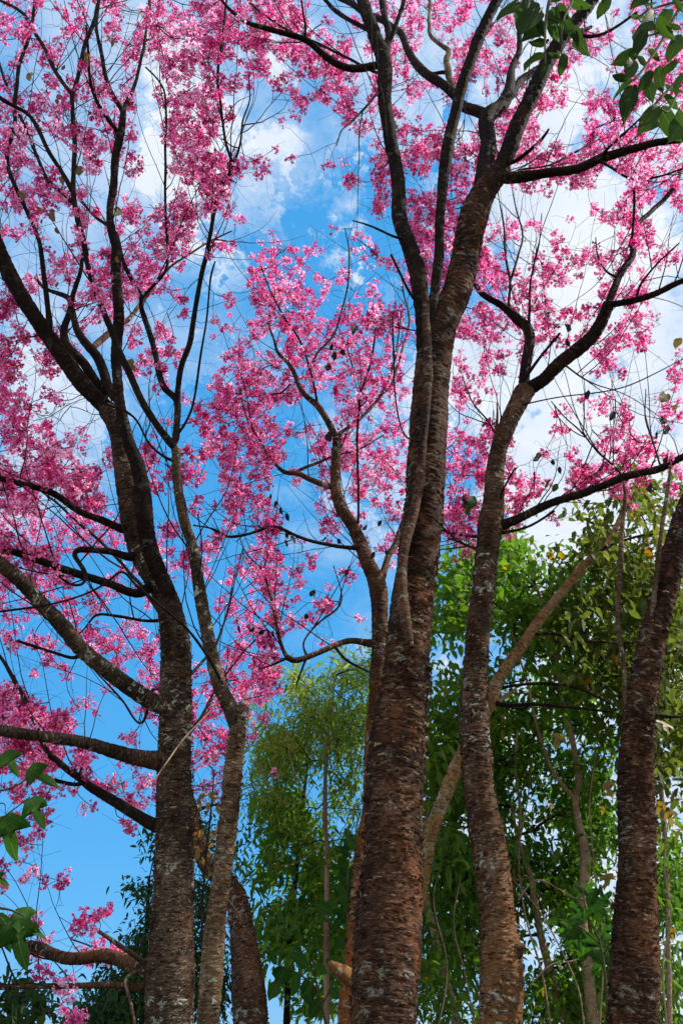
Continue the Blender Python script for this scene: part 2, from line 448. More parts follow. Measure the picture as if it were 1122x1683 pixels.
    def limb(self, pts, dy=0.0, name='branch', mat=None, rough=None, seeds=(0.15, 1.0), join=True, Y=None, parent=None, label=None):
        pts = [tuple(p) for p in pts]
        first = None
        if join:
            i = self.nearest(pts[0][0], pts[0][1])
            first = self.owner[int(np.searchsorted(np.cumsum([len(a) for a in self.px]), i, side='right'))]
            jx, jy, jY = (np.concatenate(a)[i] for a in (self.px, self.py, self.Y))
            if math.hypot(jx - pts[0][0], jy - pts[0][1]) > 2:
                pts = [(jx, jy, pts[0][2] * 1.12)] + pts
            Y0 = jY if Y is None else Y
        else:
            Y0 = Y
        Y1 = Y0 + dy if np.isscalar(dy) else [Y0 + d for d in dy]
        S = self.sample(pts, Y0, Y1, 3.0)
        P, r = S[3], S[5] * (.80 + .16 * np.clip((np.array([q[2] for q in pts]).mean() - 6) / 14, 0, 1))
        rm = float(np.mean(r))
        P, r = self.even(P, r, float(np.clip(rm * .3, .008, .03)))
        # gentle irregularity
        k = np.arange(len(P))[:, None] * np.array([.035, .03, .04]) + rng.uniform(0, 99, 3)
        wob = np.stack([vnoise(np.column_stack([k[:, a], k[:, a] * 0 + a * 7.7, k[:, a] * 0])) - .5 for a in range(3)], -1)
        env = np.minimum(1, np.linspace(0, 1, len(P)) * 6)[:, None]
        P = P + wob * rm * .8 * env
        M = Mesh()
        if join:                                       # swollen collar where the limb leaves its parent
            sl = np.concatenate([[0], np.cumsum(np.linalg.norm(np.diff(P, axis=0), axis=1))])
            rp = float(np.concatenate(self.r)[i])
            r = r * (1 + (.34 if r[0] < .6 * rp else -.12) * np.exp(-(sl / (1.5 * rp + r[0])) ** 2))
        if rough is None: rough = .006 * min(1, rm / .05)
        tube(M, P, r, int(np.clip(2 * np.pi * rm / .010, 6, 56)), rough, v0=rng.uniform(0, 5), seed=rng.uniform(0, 20))
        o = M.build(name, BARK[mat or self.limb_mat], parent or first or self.root, origin=P[0])
        self.owner.append(first or o)
        if label: o['label'] = label
        self.keep(S, seeds)
        return o
    def arrays(self):
        return [np.concatenate(a) for a in (self.px, self.py, self.Y, self.P, self.r, self.ok)]

def grow(seeds, seed_rad, targets, bf=.35, seg=.16, wob=.16):
    """joins targets to seeds by a balanced spanning tree; returns nodes, parent index (-1 for seeds), tip node of each target"""
    pos = [s for s in seeds]; par = [-1] * len(seeds); path = [0.0] * len(seeds)
    T = targets; n = len(T)
    best = np.full(n, 1e9); bp = np.zeros(n, int)
    for a in range(0, len(seeds), 200):
        d = np.linalg.norm(T[:, None, :] - seeds[None, a:a + 200], axis=2)
        m = d.argmin(1); dm = d[np.arange(n), m]
        up = dm < best; best[up] = dm[up]; bp[up] = m[up] + a
    done = np.zeros(n, bool); tip = np.zeros(n, int)
    for _ in range(n):
        i = int(np.argmin(np.where(done, 1e9, best))); done[i] = True
        p0 = bp[i]; A = pos[p0]; Bp = T[i]; D = np.linalg.norm(Bp - A)
        k = max(1, int(math.ceil(D / seg))); last = p0
        new = []
        side = unit(np.cross(Bp - A, rng.normal(size=3))) * D * wob * rng.uniform(-.6, .6) + np.array([0, 0, -.06 * D])
        for j in range(1, k + 1):
            f = j / k
            q = A + (Bp - A) * f
            if j < k: q = q + side * math.sin(math.pi * f) + rng.normal(0, .012, 3)
            pos.append(q); par.append(last); path.append(path[last] + D / k); last = len(pos) - 1; new.append(last)
        tip[i] = last
        for j in new:
            d = np.linalg.norm(T - pos[j], axis=1) + bf * path[j]
            up = (d < best) & ~done
            best[up] = d[up]; bp[up] = j
    return np.array(pos), np.array(par), tip

def shoots(M, t, count, lmin=.5, lmax=1.5, r=.0045):
    """long slim shoots fanning up from the limbs; returns points along them for finer twigs"""
    px, py, Yt, Pt, rt, ok = t.arrays()
    idx = np.where(ok & (rt > .008) & (py > -120))[0]
    out = []
    for i in rng.choice(idx, count):
        j = min(i + 1, len(Pt) - 1)
        tang = unit(Pt[j] - Pt[i] + 1e-6) if np.linalg.norm(Pt[j] - Pt[i]) < .3 else np.array([0, 0, 1.0])
        d = unit(tang * .9 + unit(rng.normal(0, 1, 3)) * .75 + np.array([0, .12, .35]))
        L = rng.uniform(lmin, lmax); n = 12; P = [Pt[i]]
        for k in range(n):
            d = unit(d + rng.normal(0, .07, 3) + np.array([0, 0, .05]))
            P.append(P[-1] + d * L / n)
        P = np.array(P); r0 = min(r * rng.uniform(.7, 1.3), rt[i] * .7)
        tube(M, P, np.linspace(r0, .0013, n + 1), 5, 0, cap=False)
        out.append(P[3:])
    return np.vstack(out)

def twig_mesh(M, pos, par, n_seed, r0=.0019, power=.48, rmax=.015, hairs=0):
    n = len(pos)
    cnt = np.zeros(n)
    kids = [[] for _ in range(n)]
    for i in range(n_seed, n): kids[par[i]].append(i)
    for i in range(n - 1, n_seed - 1, -1):
        if not kids[i]: cnt[i] = 1
        cnt[par[i]] += cnt[i]
    rad = np.minimum(r0 * np.maximum(cnt, 1) ** power, rmax)
    start = [(par[i], i) for i in range(n_seed) for i in kids[i]]
    while start:
        p, c = start.pop()
        chain = [p, c]
        while kids[c]:
            ks = sorted(kids[c], key=lambda x: -cnt[x])
            for o in ks[1:]: start.append((c, o))
            c = ks[0]; chain.append(c)
        P = pos[chain]; r = rad[chain].copy(); r[0] = r[1]; r[-1] = r0 * .8
        if len(P) > 2:
            P4 = resample(np.column_stack([P, r]), [2] * (len(P) - 1)); P, r = P4[:, :3], np.maximum(P4[:, 3], r0 * .6)
        tube(M, P, r, 3 if r.max() < .003 else (4 if r.max() < .007 else 6), 0, mat=0, cap=False)
    for _ in range(hairs):                       # bare side shoots
        i = int(rng.integers(n_seed, n))
        d = unit(pos[i] - pos[par[i]] + rng.normal(0, .12, 3)); L = rng.uniform(.08, .42)
        d2 = unit(d + rng.normal(0, .8, 3)); f = np.linspace(0, 1, 6)[:, None]
        st = unit(d2 + np.cumsum(rng.normal(0, .42, (6, 3)), axis=0) + np.array([0, 0, -.1])) * (L / 6); st[0] = 0
        P = pos[i] + np.cumsum(st, axis=0)
        tube(M, P, np.linspace(r0 * .75, r0 * .4, 6), 3, 0, cap=False)

def blossoms(M, C, size=.0187, nmin=7, nmax=16, spread=1.0):
    N = len(C)
    k = rng.integers(nmin, nmax, N)
    ci = np.repeat(np.arange(N), k); F = len(ci)
    c = C[ci]
    ctint = np.clip(rng.beta(1.7, 2.1, N), 0, 1)[ci]
    d = unit(rng.normal(0, 1, (F, 3)) + np.array([0, 0, -.15]))
    L = rng.uniform(.016, .041, F) * spread
    f = c + d * L[:, None]
    ax = unit(d + rng.normal(0, .45, (F, 3)) + np.array([0, 0, -.1]))
    a = unit(np.cross(ax, rng.normal(size=(F, 3)))); b = np.cross(ax, a)
    sz = size * rng.uniform(.78, 1.18, F); cup = rng.uniform(.15, 1.05, F)
    V = np.zeros((F, 5, 4, 3)); tint = np.zeros((F, 5, 4))
    off = rng.uniform(0, 6.3, F)
    for p in range(5):
        th = off + p * 2 * np.pi / 5 + rng.normal(0, .08, F)
        u = np.cos(th)[:, None] * a + np.sin(th)[:, None] * b
        wv = -np.sin(th)[:, None] * a + np.cos(th)[:, None] * b
        cu = cup + rng.normal(0, .12, F)
        out = np.cos(cu)[:, None] * u + np.sin(cu)[:, None] * ax
        V[:, p, 0] = f + u * (sz * .10)[:, None]
        V[:, p, 1] = f + out * (sz * .66)[:, None] + wv * (sz * .36)[:, None]
        V[:, p, 2] = f + out * (sz * 1.05)[:, None] + ax * (sz * .05)[:, None]
        V[:, p, 3] = f + out * (sz * .66)[:, None] - wv * (sz * .36)[:, None]
        tint[:, p, :] = np.clip(ctint + rng.normal(0, .12, F), 0, 1)[:, None] + np.array([-.28, .0, .2, .0])
    M.add(V.reshape(-1, 3), np.arange(F * 20).reshape(-1, 4), tint=np.clip(tint.ravel(), 0, 1), mat=0)
    # calyx and stalk
    q = np.zeros((F, 7, 3))
    for p in range(3):
        th = p * 2.094
        q[:, p] = f + (math.cos(th) * a + math.sin(th) * b) * (sz * .24)[:, None] + ax * (sz * .12)[:, None]
    q[:, 3] = f - ax * (sz * .55)[:, None]
    q[:, 4] = c + a * .0009; q[:, 5] = c - a * .0009; q[:, 6] = f - ax * (sz * .45)[:, None]
    bI = (np.arange(F) * 7)[:, None]
    M.add(q.reshape(-1, 3), tris=np.vstack([bI + np.array(t) for t in ((0, 1, 3), (1, 2, 3), (2, 0, 3), (4, 5, 6))]), tint=np.repeat(rng.uniform(0, 1, F), 7), mat=1)
    return F

def leaves(M, base, d, length, width, tint, droop=.3, mat=0):
    """pointed folded leaves: base points, directions, lengths, widths"""
    F = len(base)
    d = unit(d)
    s = unit(np.cross(d, rng.normal(0, 1, (F, 3)) * np.array([.6, .6, .25]) + np.array([0, 0, 1.0])))
    n = np.cross(s, d)
    l = length[:, None]; w = width[:, None]
    fold = rng.uniform(.1, .5, F)[:, None]
    dr = (rng.uniform(.2, 1.0, F) * droop)[:, None] * np.array([0, 0, -1.0])
    V = np.zeros((F, 8, 3))
    V[:, 0] = base
    V[:, 1] = base + d * l * .30 + s * w * .46 + n * w * fold * .5 + dr * l * .10
    V[:, 2] = base + d * l * .68 + s * w * .38 + n * w * fold * .4 + dr * l * .45
    V[:, 3] = base + d * l + dr * l * 1.0
    V[:, 4] = base + d * l * .68 - s * w * .38 + n * w * fold * .4 + dr * l * .45
    V[:, 5] = base + d * l * .30 - s * w * .46 + n * w * fold * .5 + dr * l * .10
    V[:, 6] = base + d * l * .32 + dr * l * .10
    V[:, 7] = base + d * l * .68 + dr * l * .45
    b = (np.arange(F) * 8)[:, None]
    M.add(V.reshape(-1, 3), np.vstack([b + np.array(t) for t in ((6, 7, 2, 1), (6, 5, 4, 7))]),
          np.vstack([b + np.array(t) for t in ((0, 6, 1), (0, 5, 6), (7, 3, 2), (7, 4, 3))]), tint=np.repeat(tint, 8), mat=mat)
# ================================================================== the cherry trees
CG = 'cherry trees in blossom'
# ---- left cherry
A = Tree('cherry_tree', 'thick lichen flecked cherry at the left with bare limbs reaching to the left edge', 'tree', 5.0,
         [(277, 1700, 86), (278, 1663, 84), (282, 1530, 76), (287, 1400, 67), (288, 1263, 60), (290, 1130, 52), (288, 1057, 50), (276, 990, 38),
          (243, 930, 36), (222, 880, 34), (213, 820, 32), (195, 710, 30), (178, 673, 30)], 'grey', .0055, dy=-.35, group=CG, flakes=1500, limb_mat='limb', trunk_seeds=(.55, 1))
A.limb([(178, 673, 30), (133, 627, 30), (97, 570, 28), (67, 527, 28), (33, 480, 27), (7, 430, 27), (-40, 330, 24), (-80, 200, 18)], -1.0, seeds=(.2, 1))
A.limb([(284, 1035, 36), (276, 980, 32), (263, 947, 30), (247, 907, 29), (242, 863, 28), (240, 820, 27), (230, 763, 24), (213, 730, 22), (200, 680, 20),
        (193, 603, 18), (197, 520, 17), (193, 453, 16), (188, 400, 15), (183, 390, 15), (183, 333, 14), (188, 267, 13), (197, 220, 13), (202, 183, 12)], -.6, seeds=(.45, 1))
A.limb([(202, 183, 11), (180, 143, 9), (167, 87, 8), (158, 47, 7), (163, 0, 6), (160, -60, 5)], -.4)
A.limb([(202, 183, 10), (220, 143, 8), (230, 110, 7), (238, 67, 6), (243, 33, 5), (247, -20, 4)], .3)
A.limb([(192, 215, 9), (178, 197, 8), (160, 170, 7), (150, 140, 6), (145, 95, 5), (142, 40, 4)], -.7)
A.limb([(173, 653, 22), (157, 627, 20), (133, 593, 18), (113, 573, 17), (103, 545, 14), (110, 520, 12), (117, 503, 10), (130, 453, 8), (140, 410, 5)], -.2)
A.limb([(190, 655, 20), (178, 635, 18), (160, 587, 18), (137, 560, 17), (123, 527, 13), (113, 493, 11), (97, 483, 9), (77, 475, 6), (60, 455, 4)], .5)
A.limb([(82, 540, 12), (77, 487, 11), (70, 420, 10), (66, 400, 9), (50, 360, 9), (33, 320, 9), (13, 267, 9), (23, 213, 9), (25, 183, 9), (30, 117, 8), (43, 75, 7), (53, 40, 6), (58, -30, 5)], -.6)
A.limb([(155, 570, 14), (182, 545, 12), (215, 520, 9), (245, 480, 6), (275, 440, 4)], 1.0, mat='pale', rough=.002)
A.limb([(210, 872, 14), (167, 855, 13), (127, 840, 12), (87, 810, 12), (50, 797, 12), (0, 785, 11), (-80, 760, 9)], -.9, seeds=(.3, 1))
A.limb([(213, 917, 16), (187, 907, 14), (150, 904, 13), (128, 903, 12), (122, 909, 11), (133, 927, 9), (143, 942, 8), (141, 956, 6), (130, 963, 5), (112, 957, 4), (98, 946, 3)], -.5)
A.limb([(225, 977, 16), (180, 960, 15), (127, 943, 15), (83, 927, 14), (33, 910, 13), (0, 902, 13), (-90, 875, 11)], -.7, seeds=(.3, 1))
A.limb([(260, 1160, 36), (233, 1137, 31), (200, 1117, 29), (160, 1090, 28), (133, 1070, 27), (107, 1030, 26), (80, 1003, 26), (50, 970, 25), (20, 943, 25), (0, 925, 24), (-100, 845, 20)], -1.1, mat='grey', seeds=(.3, 1))
A.limb([(127, 1083, 7), (93, 1073, 6), (28, 1053, 6)], -.1, seeds=(1, 1))
A.limb([(252, 1250, 26), (200, 1237, 23), (150, 1222, 22), (100, 1213, 21), (50, 1205, 20), (0, 1202, 20), (-100, 1188, 17)], -.6, mat='grey', seeds=(.35, 1))
A.limb([(258, 1358, 22), (250, 1355, 21), (220, 1336, 20), (180, 1313, 19), (147, 1293, 16), (127, 1276, 14), (107, 1263, 12), (83, 1240, 10), (73, 1225, 9), (60, 1183, 9), (33, 1133, 8), (17, 1107, 7), (0, 1080, 6), (-40, 1030, 4)], .5)
A.limb([(133, 1291, 10), (100, 1285, 9), (83, 1278, 7), (40, 1262, 5), (-10, 1255, 4)], .2)
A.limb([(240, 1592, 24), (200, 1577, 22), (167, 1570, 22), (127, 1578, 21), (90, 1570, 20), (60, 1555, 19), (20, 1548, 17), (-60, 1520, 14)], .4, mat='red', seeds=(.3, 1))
A.limb([(240, 1624, 14), (183, 1618, 12), (133, 1620, 11), (67, 1621, 10), (0, 1623, 10), (-80, 1628, 8)], -.3, mat='red', seeds=(.4, 1))
A.limb([(246, 1591, 11), (220, 1570, 10), (190, 1550, 9), (163, 1531, 7)], -.3, mat='pale', rough=.002, seeds=(1, 1))
A.limb([(232, 1594, 7), (207, 1603, 7), (205, 1617, 6), (213, 1640, 6), (223, 1690, 5)], -.3, mat='pale', rough=.002, seeds=(1, 1))
A.limb([(243, 1021, 6), (200, 1014, 6), (157, 1010, 5), (145, 1028, 4), (130, 1042, 3)], .3)

# ---- slender cherry leaning in front of it
B = Tree('cherry_tree', 'slender pale cherry beside the thick left trunk, kinked at a broken stub', 'tree', 4.6,
         [(342, 1700, 40), (343, 1663, 38), (353, 1530, 37), (366, 1430, 34), (378, 1330, 33), (384, 1263, 32), (389, 1215, 31), (393, 1185, 28), (398, 1166, 21), (402, 1150, 8)],
         'pale', .004, dy=-.15, group=CG, flakes=500, limb_mat='limb', trunk_seeds=(1, 1))
B.limb([(389, 1200, 29), (383, 1175, 28), (374, 1155, 27), (360, 1130, 25), (347, 1073, 23), (333, 1007, 22), (322, 947, 20), (312, 890, 18), (302, 840, 18), (293, 790, 17), (289, 737, 16)], -.25, rough=.004, mat='grey', seeds=(.25, 1))
B.limb([(290, 740, 15), (257, 697, 14), (227, 647, 14), (203, 593, 14), (183, 540, 13), (160, 487, 12), (142, 420, 12), (130, 367, 11), (123, 323, 10), (122, 250, 9), (120, 167, 9),
        (127, 133, 8), (137, 83, 8), (155, 40, 7), (163, 0, 6), (180, -50, 5)], -.8, seeds=(.35, 1))
B.limb([(123, 323, 10), (110, 297, 10), (80, 250, 9), (60, 207, 9), (47, 187, 8), (20, 173, 8), (0, 160, 8), (-60, 120, 6)], -.4)
B.limb([(127, 340, 10), (105, 318, 9), (80, 297, 8), (57, 247, 7), (37, 200, 6), (15, 150, 6), (-5, 90, 5)], .4)
B.limb([(119, 155, 8), (97, 127, 8), (77, 87, 8), (50, 40, 8), (37, 20, 7), (0, 0, 6), (-40, -20, 5)], .3)
B.limb([(289, 725, 14), (291, 690, 13), (290, 655, 13), (270, 637, 12), (257, 587, 11), (247, 547, 11), (233, 510, 10), (233, 487, 9), (213, 453, 8), (200, 420, 7), (190, 383, 7), (160, 357, 6), (133, 330, 5)], .5, seeds=(.35, 1))
B.limb([(291, 665, 13), (293, 637, 12), (298, 597, 11), (313, 560, 11), (323, 503, 10), (333, 447, 9), (340, 420, 9), (347, 377, 8), (360, 317, 8), (374, 290, 8), (383, 270, 7)], -.6, seeds=(.5, 1))
B.limb([(383, 270, 7), (374, 245, 6), (370, 230, 6), (362, 167, 6), (358, 117, 6), (367, 50, 5), (373, 0, 5), (380, -50, 4)], -.3)
B.limb([(384, 268, 6), (394, 240, 5), (399, 200, 4), (411, 160, 3), (409, 125, 2)], .1)
B.limb([(294, 713, 6), (317, 667, 5), (330, 587, 5), (340, 520, 4), (347, 453, 4), (353, 430, 3)], -.4, seeds=(1, 1))
B.limb([(240, 525, 7), (233, 493, 6), (253, 470, 6), (273, 445, 6), (275, 420, 6), (272, 300, 6), (272, 167, 5), (262, 135, 4), (240, 110, 4)], -.6)
B.limb([(232, 495, 8), (252, 470, 7), (278, 440, 6), (300, 425, 5), (340, 400, 4), (380, 380, 3)], .7)
B.limb([(280, 757, 6), (247, 733, 5), (227, 693, 5), (203, 673, 5), (175, 665, 4), (140, 650, 3)], -.1)
B.limb([(372, 1140, 7), (347, 1087, 7), (310, 1037, 6), (260, 993, 6), (217, 955, 6), (203, 935, 6), (190, 945, 6), (150, 973, 5), (83, 993, 5), (0, 1005, 5), (-40, 1008, 4)], -.8, seeds=(.5, 1))
B.limb([(366, 1148, 3), (330, 1185, 3), (300, 1217, 4), (267, 1263, 4), (250, 1288, 3)], -.5, mat='tan', rough=0, seeds=(1, 1))
B.limb([(330, 985, 5), (322, 965, 4), (330, 935, 4), (332, 890, 3), (325, 845, 3)], -.2)

# ---- leaning red cherry behind them
C_ = Tree('cherry_tree', 'red brown leaning cherry trunk with peeling bands, crossing behind the slender pale cherry', 'tree', 6.4,
          [(412, 1700, 62), (411, 1663, 58), (406, 1600, 54), (398, 1530, 45), (390, 1480, 37), (372, 1448, 32), (345, 1428, 29), (330, 1400, 27), (318, 1345, 25), (303, 1290, 23), (298, 1200, 20), (292, 1100, 16)],
          'red', .006, dy=.5, group=CG, flakes=700, limb_mat='limb', trunk_seeds=(.65, 1))
C_.limb([(292, 1100, 14), (270, 1020, 11), (230, 960, 8), (180, 905, 6), (120, 850, 5), (60, 800, 4), (0, 760, 3)], 1.2)
C_.limb([(296, 1180, 11), (255, 1130, 8), (233, 1190, 5), (200, 1150, 5), (167, 1113, 4), (120, 1060, 3), (60, 1000, 3)], 1.0)
C_.limb([(294, 1130, 9), (330, 1090, 6), (352, 1065, 5), (372, 1010, 4), (385, 960, 3), (400, 900, 3)], 1.0)
C_.limb([(299, 1220, 9), (330, 1180, 6), (350, 1140, 5), (385, 1090, 4), (420, 1050, 3)], .6)
C_.limb([(398, 1522, 6), (392, 1505, 5), (375, 1480, 5), (362, 1465, 4)], -.6, mat='tan', rough=0, seeds=(1, 1))
C_.limb([(330, 1330, 7), (350, 1322, 6), (372, 1328, 6)], -.2, seeds=(1, 1))

# ---- the big cherry in the middle
D = Tree('cherry_tree', 'biggest cherry in the middle, its dark rough trunk forking into three black limbs', 'tree', 3.6,
         [(628, 1700, 115), (630, 1663, 113), (637, 1530, 111), (645, 1400, 103), (651, 1263, 99), (659, 1180, 92), (668, 1120, 82), (672, 1040, 72), (680, 973, 68), (688, 907, 67), (695, 850, 66),
          (697, 820, 63), (702, 720, 59), (707, 653, 55), (716, 560, 56), (730, 520, 48), (748, 485, 46), (761, 440, 45), (769, 395, 46), (781, 345, 44), (797, 312, 38), (815, 290, 31), (826, 274, 28)],
         'dark', .0075, dy=.35, group=CG, flakes=2600, limb_mat='limb', trunk_seeds=(.8, 1), detail=1.25)
D.limb([(781, 350, 30), (793, 310, 34), (799, 273, 32), (799, 245, 28), (799, 213, 28), (804, 190, 28), (828, 170, 23), (837, 133, 15), (848, 93, 10), (854, 50, 9), (848, 0, 8), (846, -50, 6)], .6)
D.limb([(798, 188, 24), (775, 180, 20), (761, 174, 18), (744, 153, 18), (707, 127, 16), (681, 100, 15), (661, 60, 12), (651, 50, 11), (621, 30, 11), (587, 13, 11), (564, 0, 10), (520, -30, 8)], .7)
D.limb([(746, 152, 14), (741, 138, 13), (736, 117, 13), (732, 100, 12), (736, 83, 10), (722, 72, 8), (707, 58, 7), (704, 30, 6), (707, 0, 5), (715, -40, 4)], .8, mat='pale', rough=.003)
D.limb([(740, 122, 8), (727, 118, 8), (710, 122, 7), (690, 110, 6), (675, 92, 5)], .2)
D.limb([(836, 160, 18), (851, 138, 15), (862, 128, 14), (888, 110, 12), (905, 90, 10), (930, 62, 8), (970, 45, 6)], .6)
D.limb([(816, 288, 30), (826, 270, 29), (838, 245, 28), (855, 200, 27), (878, 150, 26), (898, 107, 25), (918, 70, 24), (948, 30, 22), (975, 0, 20), (1010, -60, 17)], -.5, seeds=(.2, 1))
D.limb([(840, 268, 8), (875, 243, 7), (893, 226, 6), (901, 212, 4)], -.3, seeds=(1, 1))
D.limb([(822, 293, 23), (855, 292, 20), (898, 283, 17), (948, 277, 17), (988, 260, 18), (1025, 250, 16), (1075, 237, 15), (1122, 230, 14), (1210, 212, 11)], -.5, seeds=(.15, 1))
D.limb([(988, 266, 6), (1010, 280, 6), (1038, 295, 6), (1080, 291, 5), (1122, 277, 4), (1160, 262, 3)], -.1)
D.limb([(1040, 294, 6), (1042, 330, 6), (1040, 370, 5), (1038, 392, 4)], .2)
D.limb([(988, 255, 7), (1010, 232, 6), (1040, 205, 5), (1070, 178, 4)], -.4)
D.limb([(852, 280, 5), (900, 272, 4), (940, 252, 4), (985, 228, 3)], .3)
D.limb([(958, 60, 8), (985, 58, 7), (1010, 45, 6), (1045, 20, 5)], -.2)
D.limb([(702, 590, 26), (697, 530, 28), (690, 487, 28), (680, 440, 30), (671, 407, 28), (661, 367, 27), (652, 300, 24), (644, 233, 24), (636, 167, 24), (630, 100, 25), (612, 60, 22), (596, 0, 20), (580, -60, 17)], -.35, seeds=(.4, 1))
D.limb([(633, 92, 15), (637, 57, 13), (632, 23, 12), (629, 0, 12), (626, -50, 9)], .2)
D.limb([(638, 72, 11), (645, 60, 10), (654, 33, 9), (664, 0, 8), (676, -40, 6)], -.2)
D.limb([(632, 108, 18), (617, 107, 16), (595, 112, 15), (571, 112, 14), (541, 97, 13), (507, 70, 12), (487, 62, 11), (441, 47, 10), (407, 37, 8), (387, 23, 6), (374, 10, 5), (350, -20, 4)], -.4, seeds=(.1, 1))
D.limb([(630, 120, 7), (614, 118, 6), (561, 90, 6), (521, 70, 5), (484, 57, 5), (441, 30, 4), (410, 5, 3)], .3)
D.limb([(618, 60, 10), (594, 43, 9), (554, 20, 9), (534, 0, 8), (510, -40, 6)], .3)
D.limb([(500, 66, 5), (503, 50, 5), (498, 20, 4), (492, -20, 4)], -.3)
D.limb([(640, 150, 6), (621, 153, 5), (605, 172, 5), (587, 190, 5), (572, 205, 4), (561, 215, 3), (553, 240, 2)], -.3)
D.limb([(655, 392, 6), (641, 387, 5), (621, 377, 5), (604, 370, 4), (579, 363, 3)], -.3, seeds=(1, 1))
D.limb([(690, 500, 7), (677, 487, 7), (657, 450, 6), (642, 418, 5)], -.2, seeds=(1, 1))
D.limb([(709, 580, 20), (707, 517, 20), (714, 470, 19), (721, 420, 18), (724, 383, 17), (729, 317, 17), (732, 250, 20), (741, 213, 19), (755, 163, 20), (768, 120, 20), (785, 70, 20), (801, 33, 18), (813, 0, 18), (838, -60, 15)], -.8, seeds=(.5, 1))
D.limb([(677, 1064, 10), (671, 1050, 17), (664, 1007, 22), (662, 965, 20), (665, 915, 18), (673, 870, 18), (681, 838, 18), (690, 770, 17), (695, 710, 16), (699, 653, 16), (704, 590, 16), (704, 555, 15), (700, 510, 14), (693, 468, 12)],
       [-.14, -.11, -.07, -.05, -.07, -.06], name='side_stem', mat='dark', rough=.004, join=False, Y=3.74, seeds=(1, 1))
D.limb([(668, 722, 4), (655, 690, 4), (648, 640, 4), (647, 580, 4), (645, 520, 4)], -.4, join=True, mat='twig', rough=0, seeds=(1, 1))

# ---- cherry close behind the big one
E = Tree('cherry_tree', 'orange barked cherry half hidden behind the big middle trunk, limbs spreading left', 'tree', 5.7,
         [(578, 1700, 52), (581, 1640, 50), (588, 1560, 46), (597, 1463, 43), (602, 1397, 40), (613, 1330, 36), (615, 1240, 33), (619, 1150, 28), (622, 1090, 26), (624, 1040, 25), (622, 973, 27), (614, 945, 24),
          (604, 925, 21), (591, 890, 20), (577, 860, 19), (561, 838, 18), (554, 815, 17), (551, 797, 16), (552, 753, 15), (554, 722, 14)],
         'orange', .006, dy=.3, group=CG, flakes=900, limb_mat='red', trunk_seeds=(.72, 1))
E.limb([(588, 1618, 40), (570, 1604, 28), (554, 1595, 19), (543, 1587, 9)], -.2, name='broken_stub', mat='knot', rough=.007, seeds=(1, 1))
E.limb([(554, 722, 14), (541, 697, 13), (521, 667, 13), (504, 653, 11), (491, 637, 10), (477, 600, 9), (457, 580, 7), (451, 563, 5), (440, 530, 4)], .4)
E.limb([(552, 803, 13), (514, 790, 12), (487, 777, 11), (467, 777, 9), (451, 760, 6), (424, 720, 4), (407, 690, 3), (395, 640, 3)], -.5)
E.limb([(491, 773, 8), (524, 760, 7), (547, 750, 5), (590, 738, 4), (630, 715, 3)], .5)
E.limb([(521, 660, 6), (511, 613, 5), (491, 557, 5), (464, 517, 4), (441, 470, 3), (428, 435, 3)], -.5, mat='limb')
E.limb([(511, 605, 5), (521, 580, 5), (547, 553, 5), (561, 513, 4), (571, 470, 4), (574, 420, 3), (567, 375, 2)], .3, mat='limb')
E.limb([(554, 720, 9), (561, 710, 8), (581, 697, 8), (607, 673, 7), (627, 647, 6), (641, 617, 5), (654, 560, 4), (660, 500, 3)], .6)
E.limb([(587, 868, 5), (589, 837, 5), (587, 720, 5), (591, 667, 5), (591, 650, 4), (607, 603, 4), (616, 553, 4), (617, 532, 3)], -.7, mat='limb', seeds=(.5, .9))
E.limb([(592, 668, 3), (601, 660, 3), (603, 648, 2)], 0, mat='limb', seeds=(1, 1))
E.limb([(624, 955, 16), (631, 938, 14), (641, 907, 13), (651, 890, 13), (668, 850, 10), (690, 800, 7), (715, 740, 5), (735, 680, 4)], .5)
E.limb([(600, 901, 10), (574, 900, 9), (524, 893, 8), (487, 880, 7), (451, 865, 7), (414, 877, 6), (374, 883, 5), (353, 870, 4), (317, 863, 3)], -.6, mat='limb')
E.limb([(622, 1058, 17), (604, 1057, 14), (574, 1052, 13), (541, 1065, 12), (514, 1077, 12), (487, 1087, 13), (474, 1083, 12), (467, 1070, 8), (457, 1040, 6), (451, 1007, 5), (441, 967, 5), (431, 937, 4), (404, 910, 3), (394, 885, 3)], -.4)
E.limb([(497, 1060, 5), (505, 1045, 4), (524, 1023, 4), (557, 997, 4), (560, 970, 3), (548, 930, 2)], .2)
E.limb([(551, 1063, 6), (567, 1083, 6), (590, 1097, 5), (611, 1107, 4)], -.2, mat='limb', seeds=(1, 1))
E.limb([(503, 1082, 5), (495, 1105, 5), (487, 1127, 4)], 0, mat='limb', seeds=(1, 1))
E.limb([(478, 1078, 6), (450, 1092, 5), (425, 1100, 3)], 0, mat='limb')
E.limb([(640, 640, 6), (665, 560, 5), (672, 520, 4), (660, 470, 3)], .4)

